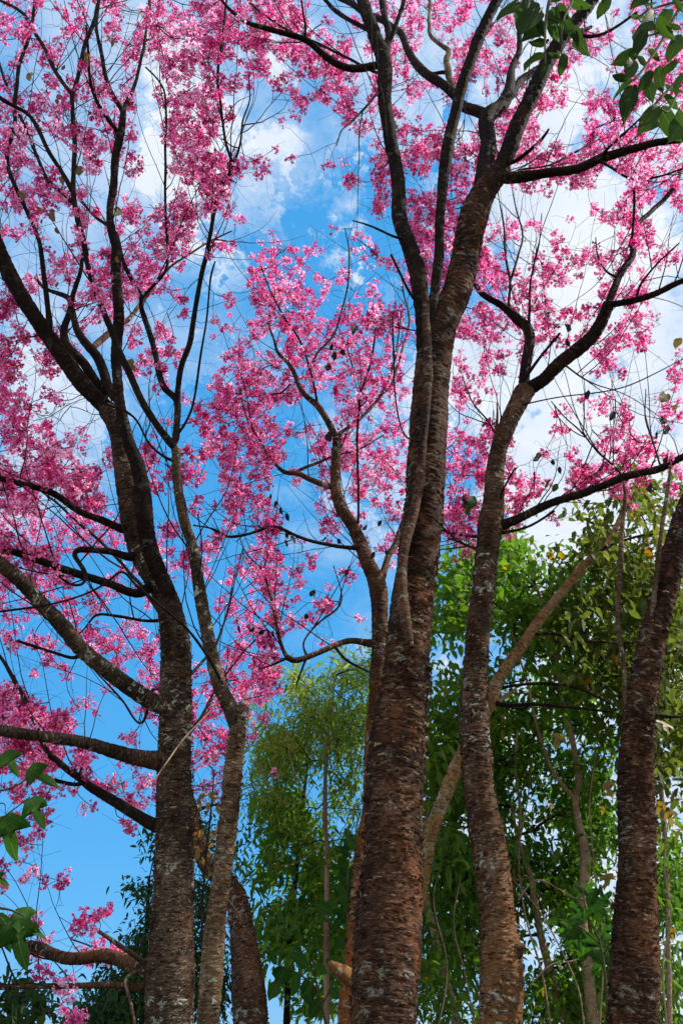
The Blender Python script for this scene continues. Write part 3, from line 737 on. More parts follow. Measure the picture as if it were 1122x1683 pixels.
# ---- cherry right of the middle
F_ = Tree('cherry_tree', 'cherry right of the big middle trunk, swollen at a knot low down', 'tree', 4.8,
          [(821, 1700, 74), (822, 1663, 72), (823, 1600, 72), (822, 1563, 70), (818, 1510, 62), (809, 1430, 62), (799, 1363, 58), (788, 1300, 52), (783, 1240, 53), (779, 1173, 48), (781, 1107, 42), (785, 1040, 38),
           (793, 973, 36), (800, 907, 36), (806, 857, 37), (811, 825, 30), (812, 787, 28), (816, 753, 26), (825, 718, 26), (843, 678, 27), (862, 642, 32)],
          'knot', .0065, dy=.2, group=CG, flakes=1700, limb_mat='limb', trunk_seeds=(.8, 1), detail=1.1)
F_.limb([(824, 1592, 50), (840, 1574, 36), (853, 1559, 24), (862, 1550, 7)], -.08, name='broken_stub', mat='red', seeds=(1, 1))
F_.limb([(860, 645, 24), (863, 607, 20), (868, 570, 20), (866, 540, 20), (848, 523, 20), (828, 507, 14), (798, 487, 11), (778, 463, 8), (765, 440, 5), (750, 400, 3)], .3)
F_.limb([(840, 512, 8), (835, 500, 7), (838, 463, 6), (830, 420, 5), (828, 383, 4), (823, 347, 3), (815, 300, 2)], .2, mat='twig')
F_.limb([(838, 463, 6), (851, 420, 5), (858, 387, 4), (848, 343, 3), (841, 310, 2)], .4, mat='twig')
F_.limb([(868, 545, 7), (870, 500, 5), (872, 460, 4), (885, 400, 3), (890, 350, 2)], -.3, mat='twig')
F_.limb([(864, 640, 30), (891, 623, 25), (921, 593, 24), (955, 573, 24), (978, 550, 22), (991, 523, 20), (998, 500, 19)], -.3, seeds=(.2, 1))
F_.limb([(998, 500, 17), (1011, 470, 15), (1021, 447, 13), (1038, 420, 12), (1038, 393, 11), (1045, 370, 10), (1075, 343, 9), (1101, 317, 8), (1118, 283, 7), (1140, 230, 5)], .3)
F_.limb([(998, 502, 15), (1015, 498, 13), (1048, 492, 13), (1081, 480, 12), (1122, 460, 11), (1190, 440, 8)], -.6)
F_.limb([(1045, 490, 6), (1050, 470, 6), (1065, 450, 5), (1085, 427, 4), (1115, 400, 3)], -.2)
F_.limb([(1018, 455, 5), (1003, 452, 5), (991, 440, 4), (981, 420, 3), (978, 390, 2)], -.2, mat='twig')
F_.limb([(855, 632, 8), (870, 612, 7), (891, 583, 6), (920, 547, 5)], -.25, seeds=(1, 1))
F_.limb([(833, 672, 4), (915, 653, 3), (998, 643, 3), (1048, 627, 3), (1122, 590, 2), (1180, 560, 2)], -.5, mat='twig', rough=0)
F_.limb([(928, 600, 4), (955, 620, 4), (981, 633, 3), (1030, 650, 2), (1090, 690, 2)], -.3, mat='twig', rough=0)
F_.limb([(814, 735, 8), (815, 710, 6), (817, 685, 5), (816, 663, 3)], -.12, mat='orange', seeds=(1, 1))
F_.limb([(818, 866, 26), (834, 860, 20), (858, 850, 17), (898, 830, 15), (955, 813, 15), (988, 800, 14), (1031, 783, 14), (1081, 772, 13), (1108, 757, 12), (1200, 722, 9)], -.4, seeds=(.1, 1))
F_.limb([(815, 878, 7), (831, 875, 6), (865, 867, 5), (891, 853, 5), (911, 840, 4)], -.1)
F_.limb([(798, 882, 6), (785, 883, 6), (748, 878, 5), (728, 872, 4), (705, 868, 3)], .2)
F_.limb([(800, 905, 6), (775, 900, 5), (752, 890, 5), (735, 885, 4)], .1, mat='red')
F_.limb([(1021, 780, 5), (1000, 758, 5), (981, 743, 4), (955, 710, 4), (928, 687, 3), (905, 660, 2)], .5)
F_.limb([(817, 832, 6), (826, 805, 5), (838, 785, 5), (846, 769, 4)], -.2, seeds=(1, 1))
F_.limb([(1085, 768, 5), (1075, 735, 4), (1060, 690, 3), (1060, 640, 2)], .3, mat='twig')
F_.limb([(820, 722, 5), (800, 690, 4), (775, 660, 3), (760, 620, 3)], .6)

# ---- cherry at the right edge
G_ = Tree('cherry_tree', 'dark cherry at the right edge, bending out of view, two bare suckers on it', 'tree', 4.3,
          [(1040, 1700, 86), (1040, 1663, 84), (1042, 1563, 78), (1046, 1430, 68), (1046, 1330, 64), (1045, 1263, 61), (1046, 1230, 58), (1050, 1173, 55), (1063, 1107, 48), (1073, 1040, 44), (1092, 973, 39), (1107, 907, 36), (1124, 850, 34),
           (1150, 790, 30), (1190, 700, 26), (1230, 600, 20)],
          'dark', .006, dy=-.3, group=CG, flakes=1500, limb_mat='limb', trunk_seeds=(.85, 1), detail=1.1)
G_.limb([(1036, 1185, 14), (1028, 1166, 10), (1025, 1107, 9), (1015, 1040, 9), (1015, 973, 9), (1020, 907, 9), (1023, 857, 8), (1026, 815, 6), (1024, 790, 3)], -.15, name='sucker', mat='pale', rough=.002, seeds=(1, 1))
G_.limb([(1066, 1090, 14), (1068, 1065, 12), (1068, 1023, 11), (1076, 957, 10), (1085, 890, 9), (1091, 840, 8), (1098, 790, 6), (1101, 760, 3)], -.25, name='sucker', mat='pale', rough=.002, seeds=(1, 1))
G_.limb([(1085, 1175, 7), (1100, 1180, 6), (1122, 1177, 5), (1170, 1170, 4)], -.1, seeds=(1, 1))

# ---- pale leaning cherry further back
H_ = Tree('cherry_tree', 'pale thin cherry leaning diagonally right, behind the knotted cherry trunk', 'tree', 6.4,
          [(650, 1690, 30), (668, 1570, 28), (684, 1490, 26), (697, 1430, 25), (707, 1373, 25), (724, 1326, 24), (741, 1280, 24), (757, 1245, 24), (785, 1190, 23), (808, 1145, 22), (821, 1113, 18), (861, 1057, 17), (891, 1013, 15), (928, 967, 13),
           (961, 927, 11), (995, 893, 10), (1015, 860, 8), (1035, 800, 5)], 'cream', .005, dy=-.3, group=CG, flakes=600, limb_mat='cream', trunk_seeds=(.85, 1))
H_.limb([(812, 1152, 9), (825, 1160, 8), (881, 1158, 7), (935, 1163, 6), (1005, 1170, 5)], -.3, mat='limb', rough=.002, seeds=(1, 1))
H_.limb([(812, 1136, 7), (825, 1130, 6), (881, 1123, 6), (948, 1130, 6), (985, 1148, 5), (1008, 1160, 4)], -.1, mat='limb', rough=.002, seeds=(1, 1))
H_.limb([(868, 1048, 7), (878, 1042, 7), (915, 1042, 6), (948, 1053, 6), (1041, 1057, 4)], -.2, mat='limb', rough=.002, seeds=(1, 1))
H_.limb([(952, 1130, 5), (985, 1122, 4), (1018, 1112, 4), (1040, 1100, 3)], -.1, mat='limb', rough=.002, seeds=(1, 1)) if False else None
H_.limb([(812, 1155, 14), (830, 1145, 9), (848, 1135, 6)], .1, name='broken_stub', mat='cream', rough=.003, seeds=(1, 1))
H_.limb([(960, 930, 6), (985, 905, 6), (1010, 893, 5), (1055, 880, 5), (1085, 878, 3)], -.1, mat='limb', rough=.002, seeds=(1, 1))

CHERRIES = [A, B, C_, D, E, F_, G_, H_]

# ------------------------------------------------------------------ blossom: amount in each 51-pixel square of the view, 0-9
GRID = """5556578688554564555555
6456678657864555556646
5555568546675555556665
5566687315675545666655
6565588120555555665654
5556778421036655566665
6645777411006675321566
5565566520154774552566
4446666376453546664566
7545653398655336633564
8544551398567266453563
6532430677667366311531
5111112887656244102223
6323215886667255134333
7644306875677265365563
7776555754666266566632
8887665645554276631112
7776357775213254000000
7665333564763130000000
6456511564551000000000
6667741675300000000000
7656743774000000000000
7645756640000000000000
6655647530000000000000
5655414320000000000000
3234412210000000000000
4244100000000000000000
4111000000000000000000
3430000000000000000000
4453200000000000000000
2354100000000000000000
2342000000000000000000
1221000000000000000000""".split()
GR = np.array([[int(ch) for ch in row.ljust(22, '0')] for row in GRID], float)
def amount(x, y):
    gx = np.clip((x - 25.5) / 51, 0, 20.999); gy = np.clip((y - 25.5) / 51, 0, 31.999)
    i, j = gx.astype(int), gy.astype(int); fx, fy = gx - i, gy - j
    v = (GR[j, i] * (1 - fx) + GR[j, i + 1] * fx) * (1 - fy) + (GR[j + 1, i] * (1 - fx) + GR[j + 1, i + 1] * fx) * fy
    near = GR[np.clip((y / 51).astype(int), 0, 32), np.clip((x / 51).astype(int), 0, 21)]
    v = .5 * v + .5 * near
    out = (x < 0) | (x > 1122) | (y < 0)
    return np.where(out, v * .55, v)
X0, X1, Y0, Y1 = -110, 1230, -160, 1690
cand = 160000
cx = rng.uniform(X0, X1, cand); cy = rng.uniform(Y0, Y1, cand)
am = amount(cx, cy)
cl = vnoise(np.stack([cx / 27, cy / 27, cx * 0 + 3], -1)) * .6 + vnoise(np.stack([cx / 62, cy / 62, cx * 0 + 8], -1)) * .4
thr = .62 - .045 * am                                         # the fuller the square, the fewer gaps
clump = np.clip((cl - thr) * 6, 0, 1)
per_px = (am / 9) ** 1.3 * 21 / 2601.0 * 3.2 * np.where((cx < 330) & (cy < 450), .78, 1.0) * np.where(cy > 1380, .6, 1.0)                 # clusters per square pixel
prob = per_px * clump * (X1 - X0) * (Y1 - Y0) / cand
keep = (rng.uniform(0, 1, cand) < prob) & (am > .4)
cx, cy, am = cx[keep], cy[keep], am[keep]
print('blossom clusters', len(cx)); open('/tmp/cnt','w').write(str(len(cx)))

# each cluster belongs to the tree whose limbs pass closest
LP = [t.arrays() for t in CHERRIES]
dist = np.full((len(CHERRIES), len(cx)), 1e9); near_i = np.zeros((len(CHERRIES), len(cx)), int)
for ti, (px, py, Yt, Pt, rt, ok) in enumerate(LP):
    px, py = np.where(ok, px, 1e6), py
    for a in range(0, len(cx), 400):
        d = (cx[a:a + 400, None] - px[None]) ** 2 + (cy[a:a + 400, None] - py[None]) ** 2
        m = d.argmin(1); near_i[ti, a:a + 400] = m; dist[ti, a:a + 400] = np.sqrt(d[np.arange(len(m)), m])
BIAS = np.array([0, 0, 0, 0, 0, 0, 40, 200.0])[:, None]
dist = dist + BIAS + rng.normal(0, 8, dist.shape)
far_left = (cx < 430) & (cy > 840)
dist[0, far_left] += 28; dist[1, far_left] += 60; dist[2, far_left] -= 25
dist[2, ~far_left] += 30
owner = dist.argmin(0)
WITHERED = {3 + 1: [(583, 543), (548, 583), (541, 602), (538, 716), (560, 580), (586, 540), (626, 860), (603, 868), (536, 887), (555, 890), (496, 900), (478, 886), (468, 893), (470, 880), (634, 908), (616, 912), (517, 975), (512, 977), (503, 1013),
          (389, 1022), (392, 1032), (408, 1030), (418, 1036), (433, 1040), (448, 1043), (446, 818), (455, 828), (460, 838), (545, 570), (470, 848)],
            5: [(886, 750), (908, 760), (965, 647), (930, 562), (931, 538), (900, 518), (1098, 705), (1078, 715), (1095, 755), (851, 771), (918, 772), (760, 822), (1068, 800), (1008, 682), (1090, 690)]}
SHOOTS = [120, 100, 50, 125, 75, 100, 15, 5]
OFF = [.25, .2, .6, .45, .3, .35, .2, .2]
for ti, t in enumerate(CHERRIES):
    sel = np.where(owner == ti)[0]
    px, py, Yt, Pt, rt, ok = LP[ti]
    if len(sel) < 12: continue
    yb = Yt[near_i[ti, sel]]
    dpx = dist[ti, sel]
    Yc = yb + OFF[ti] + rng.normal(0, .28, len(sel)) + np.clip(dpx, 0, 120) * .004 * rng.normal(.3, 1, len(sel))
    Yc = np.where(rt[near_i[ti, sel]] > .025, np.maximum(Yc, yb + .2), Yc)
    Yc = np.maximum(Yc, 2.3)
    hid = np.zeros(len(sel), bool)                    # no blossom grows out of the front of a thick stem
    for (qx, qy, qY, qP, qr, qo) in LP:
        big = np.where(qr > .03)[0][::3]
        if not len(big): continue
        wpx = qr[big] * FPX / np.maximum((qP[big] - EYEV) @ FW, .5)
        dd = np.hypot(cx[sel][:, None] - qx[big][None], cy[sel][:, None] - qy[big][None])
        hid |= ((dd < wpx[None] + 9) & (Yc[:, None] < qY[big][None] + .12)).any(1)
    sel, Yc = sel[~hid], Yc[~hid]
    C3, _ = unproject(cx[sel], cy[sel], Yc)
    sidx = np.where(ok)[0][::5]
    goal = C3
    if ti in WITHERED:
        q = np.array(WITHERED[ti], float); near = ((q[:, :1] - px[None]) ** 2 + (q[:, 1:] - py[None]) ** 2).argmin(1)
        goal = np.vstack([C3, unproject(q[:, 0], q[:, 1] - 5, Yt[near] - .1)[0]])
    TM = Mesh(); sh = shoots(TM, t, SHOOTS[ti])
    seeds = np.vstack([Pt[sidx], sh])
    pos, par, tip = grow(seeds, None, goal)
    twig_mesh(TM, pos, par, len(seeds), hairs=int(len(sel) * .9))
    base = np.array(t.root.location)
    TM.build('twig_spray', BARK['twig'], t.root, origin=C3[0])
    BM = Mesh(); nf = blossoms(BM, C3)
    BM.build('crown', [PINK, CALYX], t.root, smooth=False, origin=C3[0])
    print(t.root.name, len(sel), nf)
# ================================================================== green trees behind
def in_ellipses(ells, n):
    wts = np.array([e[2] * e[3] * e[4] for e in ells], float); wts /= wts.sum()
    which = rng.choice(len(ells), n, p=wts)
    e = np.array(ells, float)[which]
    a = rng.uniform(0, 2 * np.pi, n); r = np.sqrt(rng.uniform(0, 1, n)) * (1 + rng.normal(0, .10, n))
    return e[:, 0] + e[:, 2] * r * np.cos(a), e[:, 1] + e[:, 3] * r * np.sin(a), e[:, 5]

def foliage(t, ells, n, leaf_mat_, size, ratio, per, depth, spread=.16, droop=.4, twig_r=.002, bright=(0, 1), clumpy=1.0, trunk_ok=None, part='crown', hairs=130):
    """sprays of leaves on twigs grown from the trunk and limbs of t; the last number of an ellipse is added to the depth"""
    x, y, dz = in_ellipses(ells, int(n * 2.4))
    cl = vnoise(np.stack([x / 34, y / 34, x * 0 + len(ells)], -1)) * .6 + vnoise(np.stack([x / 90, y / 90, x * 0 + 5], -1)) * .4
    keep = np.where(rng.uniform(0, 1, len(x)) < np.clip((cl - .5) * 3.2 * clumpy + .55, .06, 1))[0][:n]
    x, y, dz = x[keep], y[keep], dz[keep]
    px, py, Yt, Pt, rt, ok = t.arrays()
    Ym = float(np.median(Yt))
    Yc = Ym + dz + rng.normal(0, depth, len(x))
    C, _ = unproject(x, y, Yc)
    C[:, 2] = np.maximum(C[:, 2], .25)
    sidx = np.where(ok)[0][::4]
    pos, par, tip = grow(Pt[sidx], rt[sidx], C, seg=.3)
    M = Mesh(); twig_mesh(M, pos, par, len(sidx), r0=twig_r, rmax=.022, hairs=hairs)
    M.build('twig_spray', BARK['twig'], t.root, origin=C[0])
    k = rng.integers(per[0], per[1], len(C)); ci = np.repeat(np.arange(len(C)), k); F = len(ci)
    ax = unit(rng.normal(0, 1, (len(C), 3)) * np.array([1, 1, .5]) + np.array([0, 0, -.35 * droop]))[ci]
    f = rng.uniform(-1, 1, F)
    base = C[ci] + ax * (f * spread)[:, None] + rng.normal(0, spread * .3, (F, 3))
    d = unit(ax * .7 + rng.normal(0, .75, (F, 3)) + np.array([0, 0, -.4 * droop]))
    ctint = np.clip(rng.beta(2, 2.4, len(C)), 0, 1)[ci]
    tint = np.clip(bright[0] + (bright[1] - bright[0]) * (ctint * .7 + rng.uniform(0, .3, F)), 0, 1)
    tint = np.where(rng.uniform(0, 1, F) < .012, 1.0, tint)
    ln = size * rng.uniform(.65, 1.25, F)
    LM = Mesh(); leaves(LM, base, d, ln, ln * ratio * rng.uniform(.8, 1.2, F), tint, droop)
    LM.build(part, GREEN[leaf_mat_], t.root, smooth=True, origin=C[0])
    print(t.root.name, len(C), F)

W = Tree('willow_leaved_tree', 'narrow leaved green tree with a slim straight tan stem, left of the big middle trunk', 'tree', 8.2,
         [(537, 1700, 10), (537, 1663, 10), (536, 1563, 10), (537, 1463, 9), (537, 1396, 8), (534, 1346, 8), (535, 1263, 7), (540, 1200, 5), (548, 1140, 3), (550, 1105, 2)], 'tan', .001, trunk_seeds=(.1, 1), flare=1)
foliage(W, [(520, 1180, 95, 85, 1.0, .3), (590, 1150, 65, 85, .9, .5), (465, 1165, 45, 65, .9, .3), (515, 1300, 105, 100, .9, .9), (600, 1300, 50, 120, .8, .5), (450, 1280, 35, 90, .8, .6)], 700, 'willow', .09, .21, (13, 22), .55, .2, .35, bright=(.25, 1.0), twig_r=.0018)
W2 = Tree('broadleaf_tree', 'dark green broadleaf behind the slim tan stem, beside the red leaning trunk', 'tree', 9.4,
          [(470, 1700, 12), (474, 1600, 11), (480, 1500, 10), (490, 1400, 8), (500, 1300, 6), (510, 1220, 4)], 'limb', .001, trunk_seeds=(0, 1), flare=1)
foliage(W2, [(480, 1430, 70, 120, 1.1, 0), (560, 1430, 60, 130, 1.0, 0), (500, 1580, 90, 100, 1.0, .3), (460, 1340, 45, 70, .8, 0), (590, 1600, 50, 90, .8, .3)], 470, 'broad', .10, .40, (10, 18), .6, .19, .5, bright=(.15, .95))

R1 = Tree('broadleaf_tree', 'light green broadleaf right of the knotted cherry, two bare tan forks below its crown', 'tree', 7.4,
          [(975, 1700, 22), (966, 1600, 20), (955, 1500, 17), (960, 1446, 18), (961, 1403, 17), (951, 1356, 13), (944, 1315, 12), (950, 1288, 10), (948, 1263, 9), (938, 1207, 9), (925, 1157, 9), (918, 1107, 8), (905, 1040, 6), (880, 960, 5)],
          'tan', .002, trunk_seeds=(.55, 1), flare=1)
R1.limb([(943, 1313, 10), (928, 1296, 9), (905, 1263, 8), (891, 1223, 7), (881, 1190, 6), (865, 1120, 5), (840, 1040, 4)], -.2, mat='tan', rough=.001, seeds=(.4, 1))
foliage(R1, [(860, 960, 110, 85, 1.1, .5), (790, 985, 70, 80, 1.1, .6), (740, 1060, 50, 90, 1.0, .4), (900, 1100, 110, 110, .8, .9), (760, 1170, 60, 90, .9, .5), (880, 1220, 130, 90, .7, 1.0)], 980, 'broad', .092, .52, (8, 15), .6, .2, .45, bright=(.15, .95))
R2 = Tree('broadleaf_tree', 'olive leaved tree with russet tips, behind the bending dark cherry at the right edge', 'tree', 7.0,
          [(1100, 1700, 9), (1096, 1500, 8), (1090, 1350, 8), (1075, 1200, 7), (1060, 1080, 6), (1050, 960, 5), (1060, 860, 4)], 'tan', .002, trunk_seeds=(.3, 1), flare=1)
foliage(R2, [(1050, 880, 90, 70, 1.1, 0), (970, 900, 70, 60, .8, 0), (1090, 830, 50, 60, 1.0, 0), (1000, 1010, 90, 90, .75, .2), (1095, 1040, 60, 120, .9, .2), (1010, 1130, 90, 80, .7, .3), (1100, 1250, 50, 130, .8, .2)], 800, 'olive', .092, .52, (7, 13), .6, .2, .6, bright=(.1, .95))
R3 = Tree('broadleaf_tree', 'shady deep green broadleaf low behind the knotted cherry, its crooked tan stem leaning left', 'tree', 8.0,
          [(935, 1710, 14), (928, 1683, 14), (908, 1613, 14), (891, 1550, 13), (881, 1496, 12), (871, 1440, 11), (858, 1403, 8), (848, 1370, 6), (840, 1320, 5)], 'tan', .002, dy=-.4, trunk_seeds=(.2, 1), flare=1)
R3.limb([(844, 1446, 6), (848, 1396, 7), (855, 1340, 7), (850, 1290, 6), (846, 1263, 6), (850, 1200, 4)], -.3, mat='tan', rough=.001)
R3.limb([(744, 1700, 14), (744, 1646, 13), (727, 1596, 12), (714, 1536, 12), (702, 1490, 11), (690, 1440, 9), (680, 1380, 6)], 0, mat='tan', rough=.001, join=False, Y=8.0) if False else None
foliage(R3, [(880, 1400, 130, 110, .9, .8), (760, 1400, 70, 130, 1.0, .5), (930, 1560, 90, 120, .7, .8), (740, 1580, 60, 110, .8, .5), (900, 1650, 120, 60, 1.1, .9), (960, 1430, 70, 110, 1.0, 1.0), (975, 1610, 50, 90, 1.0, 1.2), (1100, 1610, 45, 90, .9, .5), (880, 1300, 120, 70, .8, .8), (1100, 1480, 45, 140, .7, .2)], 1750, 'broad', .086, .45, (8, 15), .6, .2, .45, bright=(.05, .85))
for rows in ([(905, 1690, 5), (890, 1600, 5), (862, 1500, 4), (852, 1400, 4), (868, 1300, 3), (872, 1210, 3)], [(960, 1690, 4), (948, 1620, 4), (900, 1520, 3), (872, 1480, 3), (838, 1440, 2)],
             [(985, 1690, 4), (990, 1560, 4), (975, 1420, 3), (968, 1320, 3), (980, 1230, 2)], [(720, 1690, 4), (735, 1590, 4), (712, 1480, 3), (730, 1400, 3), (728, 1330, 2)],
             [(1095, 1690, 4), (1088, 1590, 4), (1102, 1500, 3), (1090, 1420, 3), (1105, 1300, 2)], [(780, 1690, 3), (764, 1600, 3), (745, 1520, 3), (757, 1440, 2)],
             [(850, 1480, 3), (880, 1445, 4), (915, 1460, 3), (950, 1478, 3), (985, 1470, 2)], [(870, 1620, 3), (905, 1585, 3), (940, 1580, 3), (990, 1560, 2)]):
    R3.limb(rows, rng.uniform(-.3, .5), name='liana', mat='tan', rough=0, join=False, Y=rng.uniform(6.6, 7.3), seeds=(1, 1))
for rows in ([(420, 1250, 2), (455, 1310, 2), (490, 1322, 2), (515, 1290, 2)], [(440, 1425, 2), (480, 1420, 2), (510, 1405, 3), (528, 1390, 2)], [(428, 1500, 2), (450, 1492, 2), (475, 1480, 2), (492, 1455, 2)], [(500, 1300, 2), (480, 1260, 2), (470, 1200, 2)]):
    W.limb(rows, 0, name='bare_twig', mat='tan', rough=0, join=False, Y=7.4, seeds=(1, 1))
T2 = Tree('thin_tree', 'thin crooked tan stem rising just right of the big middle trunk near the bottom', 'tree', 7.3,
          [(752, 1710, 14), (744, 1646, 13), (727, 1596, 12), (714, 1536, 12), (702, 1490, 11), (695, 1430, 8), (700, 1350, 5), (720, 1270, 3)], 'tan', .0015, trunk_seeds=(.5, 1), flare=1)
foliage(T2, [(730, 1330, 50, 80, 1.0, .2), (720, 1230, 40, 70, 1.0, .2)], 90, 'broad', .12, .48, (8, 14), .4, .2, .5, bright=(.25, .9), hairs=10)
LB = Tree('evergreen_tree', 'dark small leaved evergreen low on the left, behind the thick lichen flecked trunk', 'tree', 9.0,
          [(232, 1720, 12), (236, 1640, 11), (240, 1560, 9), (243, 1490, 6), (246, 1440, 3)], 'limb', .001, trunk_seeds=(0, 1), flare=1)
foliage(LB, [(238, 1520, 32, 80, 1.0, 0), (215, 1600, 45, 60, 1.0, 0), (190, 1665, 70, 40, 1.0, 0), (340, 1440, 34, 90, .7, .5), (340, 1580, 40, 100, .9, .5), (385, 1400, 30, 60, .35, .5), (140, 1680, 30, 30, .6, 0), (250, 1400, 10, 50, .5, 0)], 470, 'deep', .075, .36, (14, 24), .45, .17, .3, bright=(0, .8))
LB2 = Tree('broadleaf_tree', 'sparse leafy tree at the bottom left corner, under the lowest bare limb', 'tree', 7.5,
          [(-20, 1720, 10), (-10, 1660, 8), (10, 1630, 6), (20, 1600, 3)], 'limb', .001, trunk_seeds=(0, 1), flare=1)
foliage(LB2, [(20, 1650, 45, 50, 1.0, 0), (90, 1660, 35, 35, .4, 0)], 60, 'deep', .10, .45, (6, 11), .3, .18, .5, bright=(.1, .9), hairs=25)

# yellowing vine leaves hanging between the two left trunks
V_ = Tree('climbing_vine', 'reddish climbing vine with yellowing leaves between the two left trunks', 'vine', 5.9,
          [(330, 1720, 4), (335, 1600, 4), (332, 1500, 4), (340, 1400, 4), (348, 1320, 3), (352, 1270, 2)], 'twig', 0, trunk_seeds=(.3, 1), flare=.3)
foliage(V_, [(345, 1330, 20, 60, 1.0, 0), (350, 1290, 18, 26, 1.0, 0), (335, 1400, 18, 50, .5, 0)], 48, 'russet', .06, .5, (2, 5), .12, .1, .7, hairs=60)

# ================================================================== leaves near the camera
def warp_leaf(V):
    V = V.copy(); x = V[:, 0]
    V[:, 2] += -rng.uniform(-.05, .25) * x ** 2 + .05 * np.sin(x * rng.uniform(5, 11) + rng.uniform(0, 6)) * np.abs(V[:, 1]) * 4
    V[:, 1] += rng.uniform(-.14, .14) * x ** 2
    tw = rng.uniform(-.8, .8) * x
    y, z = V[:, 1].copy(), V[:, 2].copy()
    V[:, 1] = y * np.cos(tw) - z * np.sin(tw) * .5; V[:, 2] = y * np.sin(tw) + z
    return V

def leaf_shape(lobes, name, mat):
    """one flat leaf of unit length along +x, folded and curled"""
    M = Mesh()
    if lobes == 1:
        xs = np.array([0, .06, .2, .4, .6, .78, .9, 1.0]); ws = np.array([.012, .10, .22, .29, .30, .22, .11, 0.0])
        rows = [np.stack([xs, s * ws * f, .10 * np.abs(s * ws * f) * 2 - .16 * xs ** 2 + .02 * np.sin(xs * 9 + s) * f], -1) for s, f in ((1, 1), (1, .5), (1, 0), (-1, .5), (-1, 1))]
        V = np.stack(rows, 0); n = len(xs)
        Q = [[r * n + k, r * n + k + 1, (r + 1) * n + k + 1, (r + 1) * n + k] for r in range(4) for k in range(n - 1)]
        V = V.reshape(-1, 3); B0 = V.copy(); V = warp_leaf(V)
        M.add(V, Q, bark=B0, tint=np.tile(.35 + .3 * np.abs(np.array([1, .5, 0, .5, 1]))[:, None] * np.ones(n), 1).ravel())
    else:
        half = [(0, .015), (.0, .10), (.0, .22), (.10, .40), (.24, .54), (.40, .64), (.38, .46), (.36, .30), (.37, .19), (.52, .20), (.68, .20), (.85, .12), (1.0, 0)]
        h = np.array(half)
        mid = np.stack([np.linspace(0, 1, len(h)), np.zeros(len(h))], -1)
        mid[:, 0] = np.maximum.accumulate(np.minimum(h[:, 0], 1))
        def z(p): return -.20 * p[:, 0] ** 2 - .22 * np.abs(p[:, 1]) ** 1.5 + .03 * np.sin(p[:, 0] * 8) + .05 * np.abs(p[:, 1])
        rows = []
        for s, f in ((1, 1), (1, .5), (1, 0), (-1, .5), (-1, 1)):
            p = mid + (h * np.array([1, s]) - mid) * f
            rows.append(np.column_stack([p, z(p)]))
        n = len(h)
        Q = [[r * n + k, r * n + k + 1, (r + 1) * n + k + 1, (r + 1) * n + k] for r in range(4) for k in range(n - 1)]
        V = np.vstack(rows); B0 = V.copy(); V = warp_leaf(V)
        M.add(V, Q, bark=B0, tint=np.tile(.3 + .25 * np.abs(np.array([1, .5, 0, .5, 1]))[:, None] * np.ones(n), 1).ravel())
    o = M.build(name, mat)
    me = o.data
    bpy.data.objects.remove(o)
    return me

def place_leaf(root, me, b, tip, Yb, Yt, roll, name='leaf', wscale=1.0, short=1.0):
    tip = (b[0] + (tip[0] - b[0]) * short, b[1] + (tip[1] - b[1]) * short)
    P0, _ = unproject(b[0], b[1], Yb); P1, _ = unproject(tip[0], tip[1], Yt)
    d = P1 - P0; L = float(np.linalg.norm(d))
    x = Vector(d / L)
    view = Vector(unit(EYEV - P0))
    zax = (view - x * view.dot(x)).normalized()
    yax = zax.cross(x)
    m = Matrix((x, yax, zax)).transposed() @ Matrix.Rotation(roll, 3, 'X')
    o = bpy.data.objects.new(name, me[int(rng.integers(len(me)))])
    o.parent = root
    o.matrix_local = Matrix.Translation(Vector(P0) - root.location) @ m.to_4x4() @ Matrix.Diagonal((L, L * wscale, L, 1))
    COL.objects.link(o)
    return o

def stem_of(root, rows, Y, mat='stem', name='stem'):
    p = np.array(rows, float)
    q = resample(np.column_stack([p, np.linspace(Y[0], Y[1], len(p))]), [10] * (len(p) - 1))
    P, t = unproject(q[:, 0], q[:, 1], q[:, 3])
    M = Mesh(); tube(M, P, q[:, 2] / 2 / FPX * t, 6, 0)
    return M.build(name, BARK[mat], root, origin=P[0])

OVAL = [leaf_shape(1, 'oval_leaf', GREEN['gloss']) for _ in range(7)]
LOBED = [leaf_shape(3, 'lobed_leaf', GREEN['lobed']) for _ in range(5)]
OVAL_Y = [leaf_shape(1, 'young_leaf', GREEN['young']) for _ in range(4)]
OVAL_W = [leaf_shape(1, 'withered_leaf', WITHER) for _ in range(4)]
LOBED_R = [leaf_shape(3, 'russet_leaf', GREEN['russet']) for _ in range(4)]
OVAL_B = [leaf_shape(1, 'green_leaf', GREEN['lobed']) for _ in range(4)]

def spray(name, label, anchor, Y, stems, lv, me, group=None, dz=.12, wscale=(.5, .75)):
    A0, _ = unproject(anchor[0], anchor[1], Y)
    root = thing(name, tuple(A0), label, 'leafy branch', group)
    for rows in stems: stem_of(root, rows, (Y, Y - .05))
    for b, tip in lv:
        y0 = Y + rng.uniform(-dz, dz) * .5; jj = .012 * Y
        place_leaf(root, me, b, tip, y0, y0 + rng.uniform(-jj, jj), rng.uniform(-.45, .45) if me is LOBED else rng.uniform(-1.0, 1.0), wscale=rng.uniform(*wscale), short=.78 if me is OVAL else 1.0)
    return root

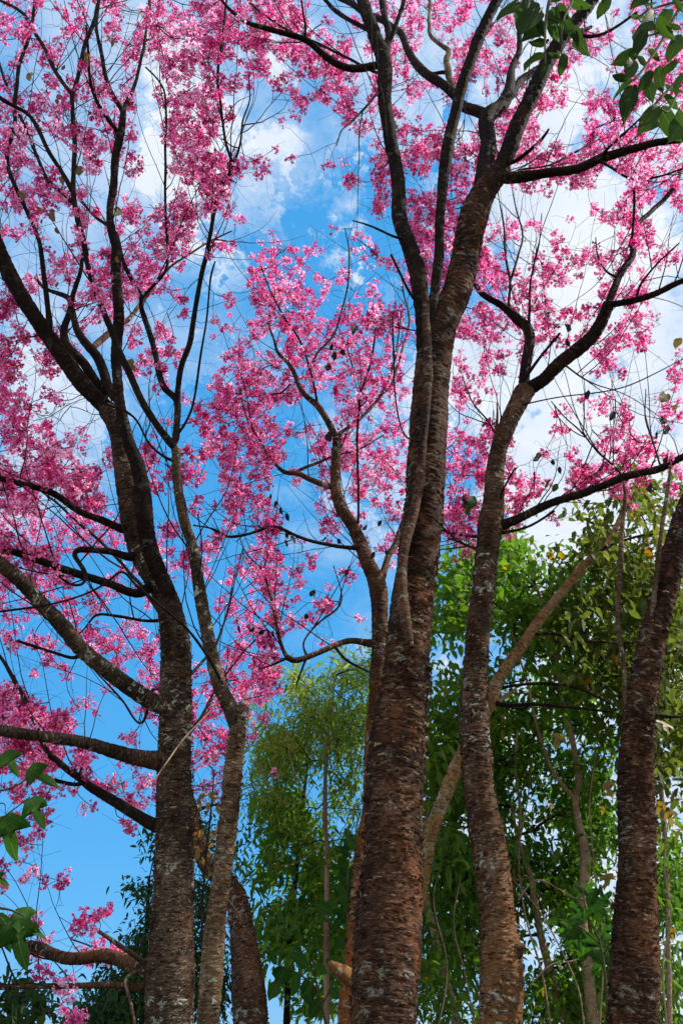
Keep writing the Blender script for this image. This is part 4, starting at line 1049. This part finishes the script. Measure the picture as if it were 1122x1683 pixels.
spray('leafy_branch', 'dark green glossy leaves hanging in front of the two black limbs at the top', (930, -80), 1.25,
      [[(930, -80, 9), (915, -40, 7), (900, 10, 6), (895, 60, 4), (896, 105, 3)], [(905, -5, 5), (870, -5, 4), (852, 5, 3)], [(912, -25, 5), (940, -5, 4), (925, 35, 3), (922, 92, 3)], [(900, 30, 3), (930, 40, 3), (945, 55, 2)]],
      [((852, 4), (814, 33)), ((862, 0), (842, 40)), ((882, 4), (860, 60)), ((890, 14), (886, 66)), ((905, 14), (907, 62)), ((915, 8), (938, 40)), ((925, 33), (963, 74)), ((945, 52), (957, 97)),
       ((900, 87), (928, 98)), ((924, 88), (931, 122)), ((897, 98), (889, 131)), ((892, 86), (856, 114)), ((902, 66), (866, 80)), ((933, 0), (972, 20)), ((930, -15), (905, 12)), ((880, -10), (850, -2)),
       ((893, 35), (862, 70)), ((918, 20), (950, 50)), ((912, 40), (930, 70)), ((870, -6), (872, 30))], OVAL)
spray('leafy_branch', 'sparser spray of oblong dark green leaves in the top right corner', (1180, -40), 1.35,
      [[(1180, -40, 10), (1120, 10, 7), (1085, 70, 5), (1050, 122, 4), (1036, 134, 3)], [(1180, 60, 8), (1122, 123, 6), (1080, 166, 4), (1050, 206, 3)], [(1120, 0, 5), (1070, 15, 4), (1045, 30, 3)], [(1122, 123, 4), (1100, 180, 3), (1085, 180, 3)], [(1095, 50, 4), (1060, 60, 3)]],
      [((997, -6), (994, 26)), ((1040, -2), (1080, 20)), ((1060, 27), (1027, 28)), ((1062, 38), (1034, 62)), ((1060, 50), (1038, 90)), ((1047, 86), (1007, 106)), ((1040, 98), (1036, 126)), ((1046, 92), (1066, 108)),
       ((1040, 131), (992, 126)), ((1040, 133), (1000, 153)), ((1040, 140), (1019, 193)), ((1064, 80), (1089, 101)), ((1070, 116), (1048, 160)), ((1080, 110), (1090, 152)), ((1060, 130), (1080, 167)), ((1083, 174), (1046, 224)),
       ((1085, 178), (1112, 228)), ((1088, 156), (1124, 176)), ((1092, 138), (1126, 160)), ((1117, 56), (1100, 104)), ((1080, 28), (1100, 70)), ((1096, 42), (1126, 46)), ((1104, -4), (1126, 20)), ((1114, 176), (1120, 216)),
       ((1110, 96), (1094, 130)), ((1075, 20), (1055, 55)), ((1100, 15), (1080, 50)), ((1120, 120), (1105, 160)), ((1125, 190), (1108, 230)), ((1070, -12), (1035, 4))], OVAL)
spray('leafy_branch', 'fresh green three lobed leaves poking in at the left edge below the horizontal limb', (-60, 1290), 1.9,
      [[(-60, 1290, 5), (-10, 1300, 4), (30, 1290, 3), (60, 1262, 2)], [(-40, 1400, 4), (0, 1350, 3), (30, 1325, 2), (50, 1310, 2)], [(-30, 1330, 3), (5, 1320, 2), (10, 1336, 2)]],
      [((8, 1236), (32, 1276)), ((48, 1262), (88, 1292)), ((50, 1312), (76, 1362)), ((8, 1340), (22, 1412)), ((-6, 1350), (-30, 1390))], LOBED, wscale=(.6, .8))
spray('leafy_branch', 'large drooping lobed leaf bunch at the left edge, in front of the lowest pink blossom', (-60, 1500), 1.7,
      [[(-60, 1480, 6), (-20, 1490, 5), (15, 1495, 4), (40, 1505, 3)], [(-30, 1500, 4), (0, 1508, 3), (10, 1520, 3)]],
      [((22, 1500), (86, 1536)), ((24, 1512), (42, 1596)), ((-4, 1502), (8, 1570)), ((-10, 1440), (14, 1452)), ((-10, 1515), (-30, 1580))], LOBED, wscale=(.55, .8))
spray('leafy_sapling', 'bright green sapling with lobed leaves and yellow tips beside the right trunk near the bottom', (1000, 1700), 4.6,
      [[(1000, 1700, 5), (995, 1620, 5), (985, 1550, 4), (965, 1505, 3), (955, 1455, 2)], [(985, 1552, 3), (950, 1522, 3), (915, 1510, 2)], [(990, 1570, 3), (1005, 1545, 2)]],
      [((960, 1460), (948, 1476)), ((962, 1462), (975, 1450)), ((965, 1470), (998, 1490)), ((955, 1490), (935, 1520)), ((970, 1490), (990, 1520)), ((985, 1500), (1006, 1490)), ((940, 1520), (914, 1540)), ((945, 1525), (935, 1570)),
       ((960, 1530), (958, 1588)), ((975, 1535), (990, 1578)), ((985, 1545), (1008, 1560)), ((965, 1505), (945, 1500)), ((930, 1515), (905, 1512)), ((990, 1560), (978, 1610)), ((950, 1540), (925, 1560)), ((1000, 1520), (1010, 1545)), ((990, 1480), (1006, 1465)), ((940, 1510), (955, 1540))], LOBED, dz=.5, wscale=(.8, 1.1))['category'] = 'sapling'
spray('leafy_sapling', 'low green shoot with pointed leaves at the bottom, left of the orange trunk', (530, 1720), 6.4,
      [[(545, 1720, 6), (530, 1660, 5), (518, 1610, 4), (510, 1580, 3)], [(520, 1625, 4), (490, 1600, 3), (455, 1585, 2)], [(530, 1650, 3), (545, 1620, 3), (555, 1590, 2)]],
      [((512, 1585), (540, 1598)), ((518, 1605), (500, 1640)), ((535, 1578), (562, 1586)), ((505, 1590), (480, 1565)), ((455, 1585), (440, 1560)), ((470, 1592), (455, 1622)), ((490, 1600), (480, 1640)), ((545, 1605), (575, 1570)),
       ((530, 1640), (505, 1670)), ((480, 1600), (445, 1605)), ((500, 1610), (515, 1650)), ((540, 1625), (560, 1640)), ((550, 1560), (570, 1540)), ((545, 1500), (520, 1485)), ((460, 1610), (440, 1640))], OVAL_B, dz=.5, wscale=(.9, 1.3))['category'] = 'sapling'
spray('leafy_sapling', 'shoot of broad maple like leaves between the slim tan stem and the big middle trunk', (585, 1720), 6.5,
      [[(585, 1720, 4), (575, 1600, 4), (570, 1500, 3), (572, 1430, 3), (578, 1385, 2)], [(572, 1470, 3), (550, 1485, 2)]],
      [((572, 1390), (598, 1372)), ((574, 1400), (545, 1395)), ((572, 1420), (540, 1430)), ((575, 1425), (600, 1450)), ((570, 1440), (548, 1465)), ((570, 1470), (530, 1488)), ((568, 1480), (585, 1510)), ((570, 1500), (545, 1530)), ((578, 1385), (568, 1355)), ((572, 1450), (595, 1480))], LOBED, dz=.4, wscale=(.8, 1.1))['category'] = 'sapling'

# ------------------------------------------------------------------ single leaves left on the cherries
def loose(t, spots, me, size, name):
    px, py, Yt, Pt, rt, ok = t.arrays()
    for x, y in spots:
        i = int(np.argmin((px - x) ** 2 + (py - y) ** 2))
        Yl = Yt[i] - .1
        a = rng.uniform(.8, 2.3)
        L = size * rng.uniform(.75, 1.2)
        place_leaf(t.root, me, (x, y - 5), (x + L * math.cos(a), y - 5 + L * math.sin(a)), Yl, Yl + rng.uniform(-.05, .05), rng.uniform(-1.2, 1.2), name, rng.uniform(.7, 1.2))
loose(E, WITHERED[4], OVAL_W, 12, 'withered_leaf')
loose(F_, WITHERED[5], OVAL_W, 13, 'withered_leaf')
loose(F_, [(915, 800), (905, 792), (778, 820), (766, 828)], OVAL_B, 16, 'leaf')
loose(F_, [(1116, 560), (1112, 670), (1096, 652)], OVAL_Y, 16, 'leaf')
loose(A, [(178, 62), (186, 70), (140, 95), (107, 112), (98, 160), (92, 168), (50, 125), (130, 278), (100, 295), (35, 320), (30, 275), (62, 345), (85, 350), (70, 365), (195, 345), (90, 380), (215, 595), (220, 605), (168, 480), (96, 468), (60, 455), (2, 290), (190, 428), (165, 530)], OVAL_Y, 10, 'leaf')
loose(H_, [(920, 1212), (905, 1325), (990, 1330)], LOBED_R, 20, 'leaf')
loose(G_, [(1090, 1325), (1098, 1338), (1000, 1440), (1088, 1190), (1105, 1530), (995, 1290)], LOBED_R, 22, 'leaf')
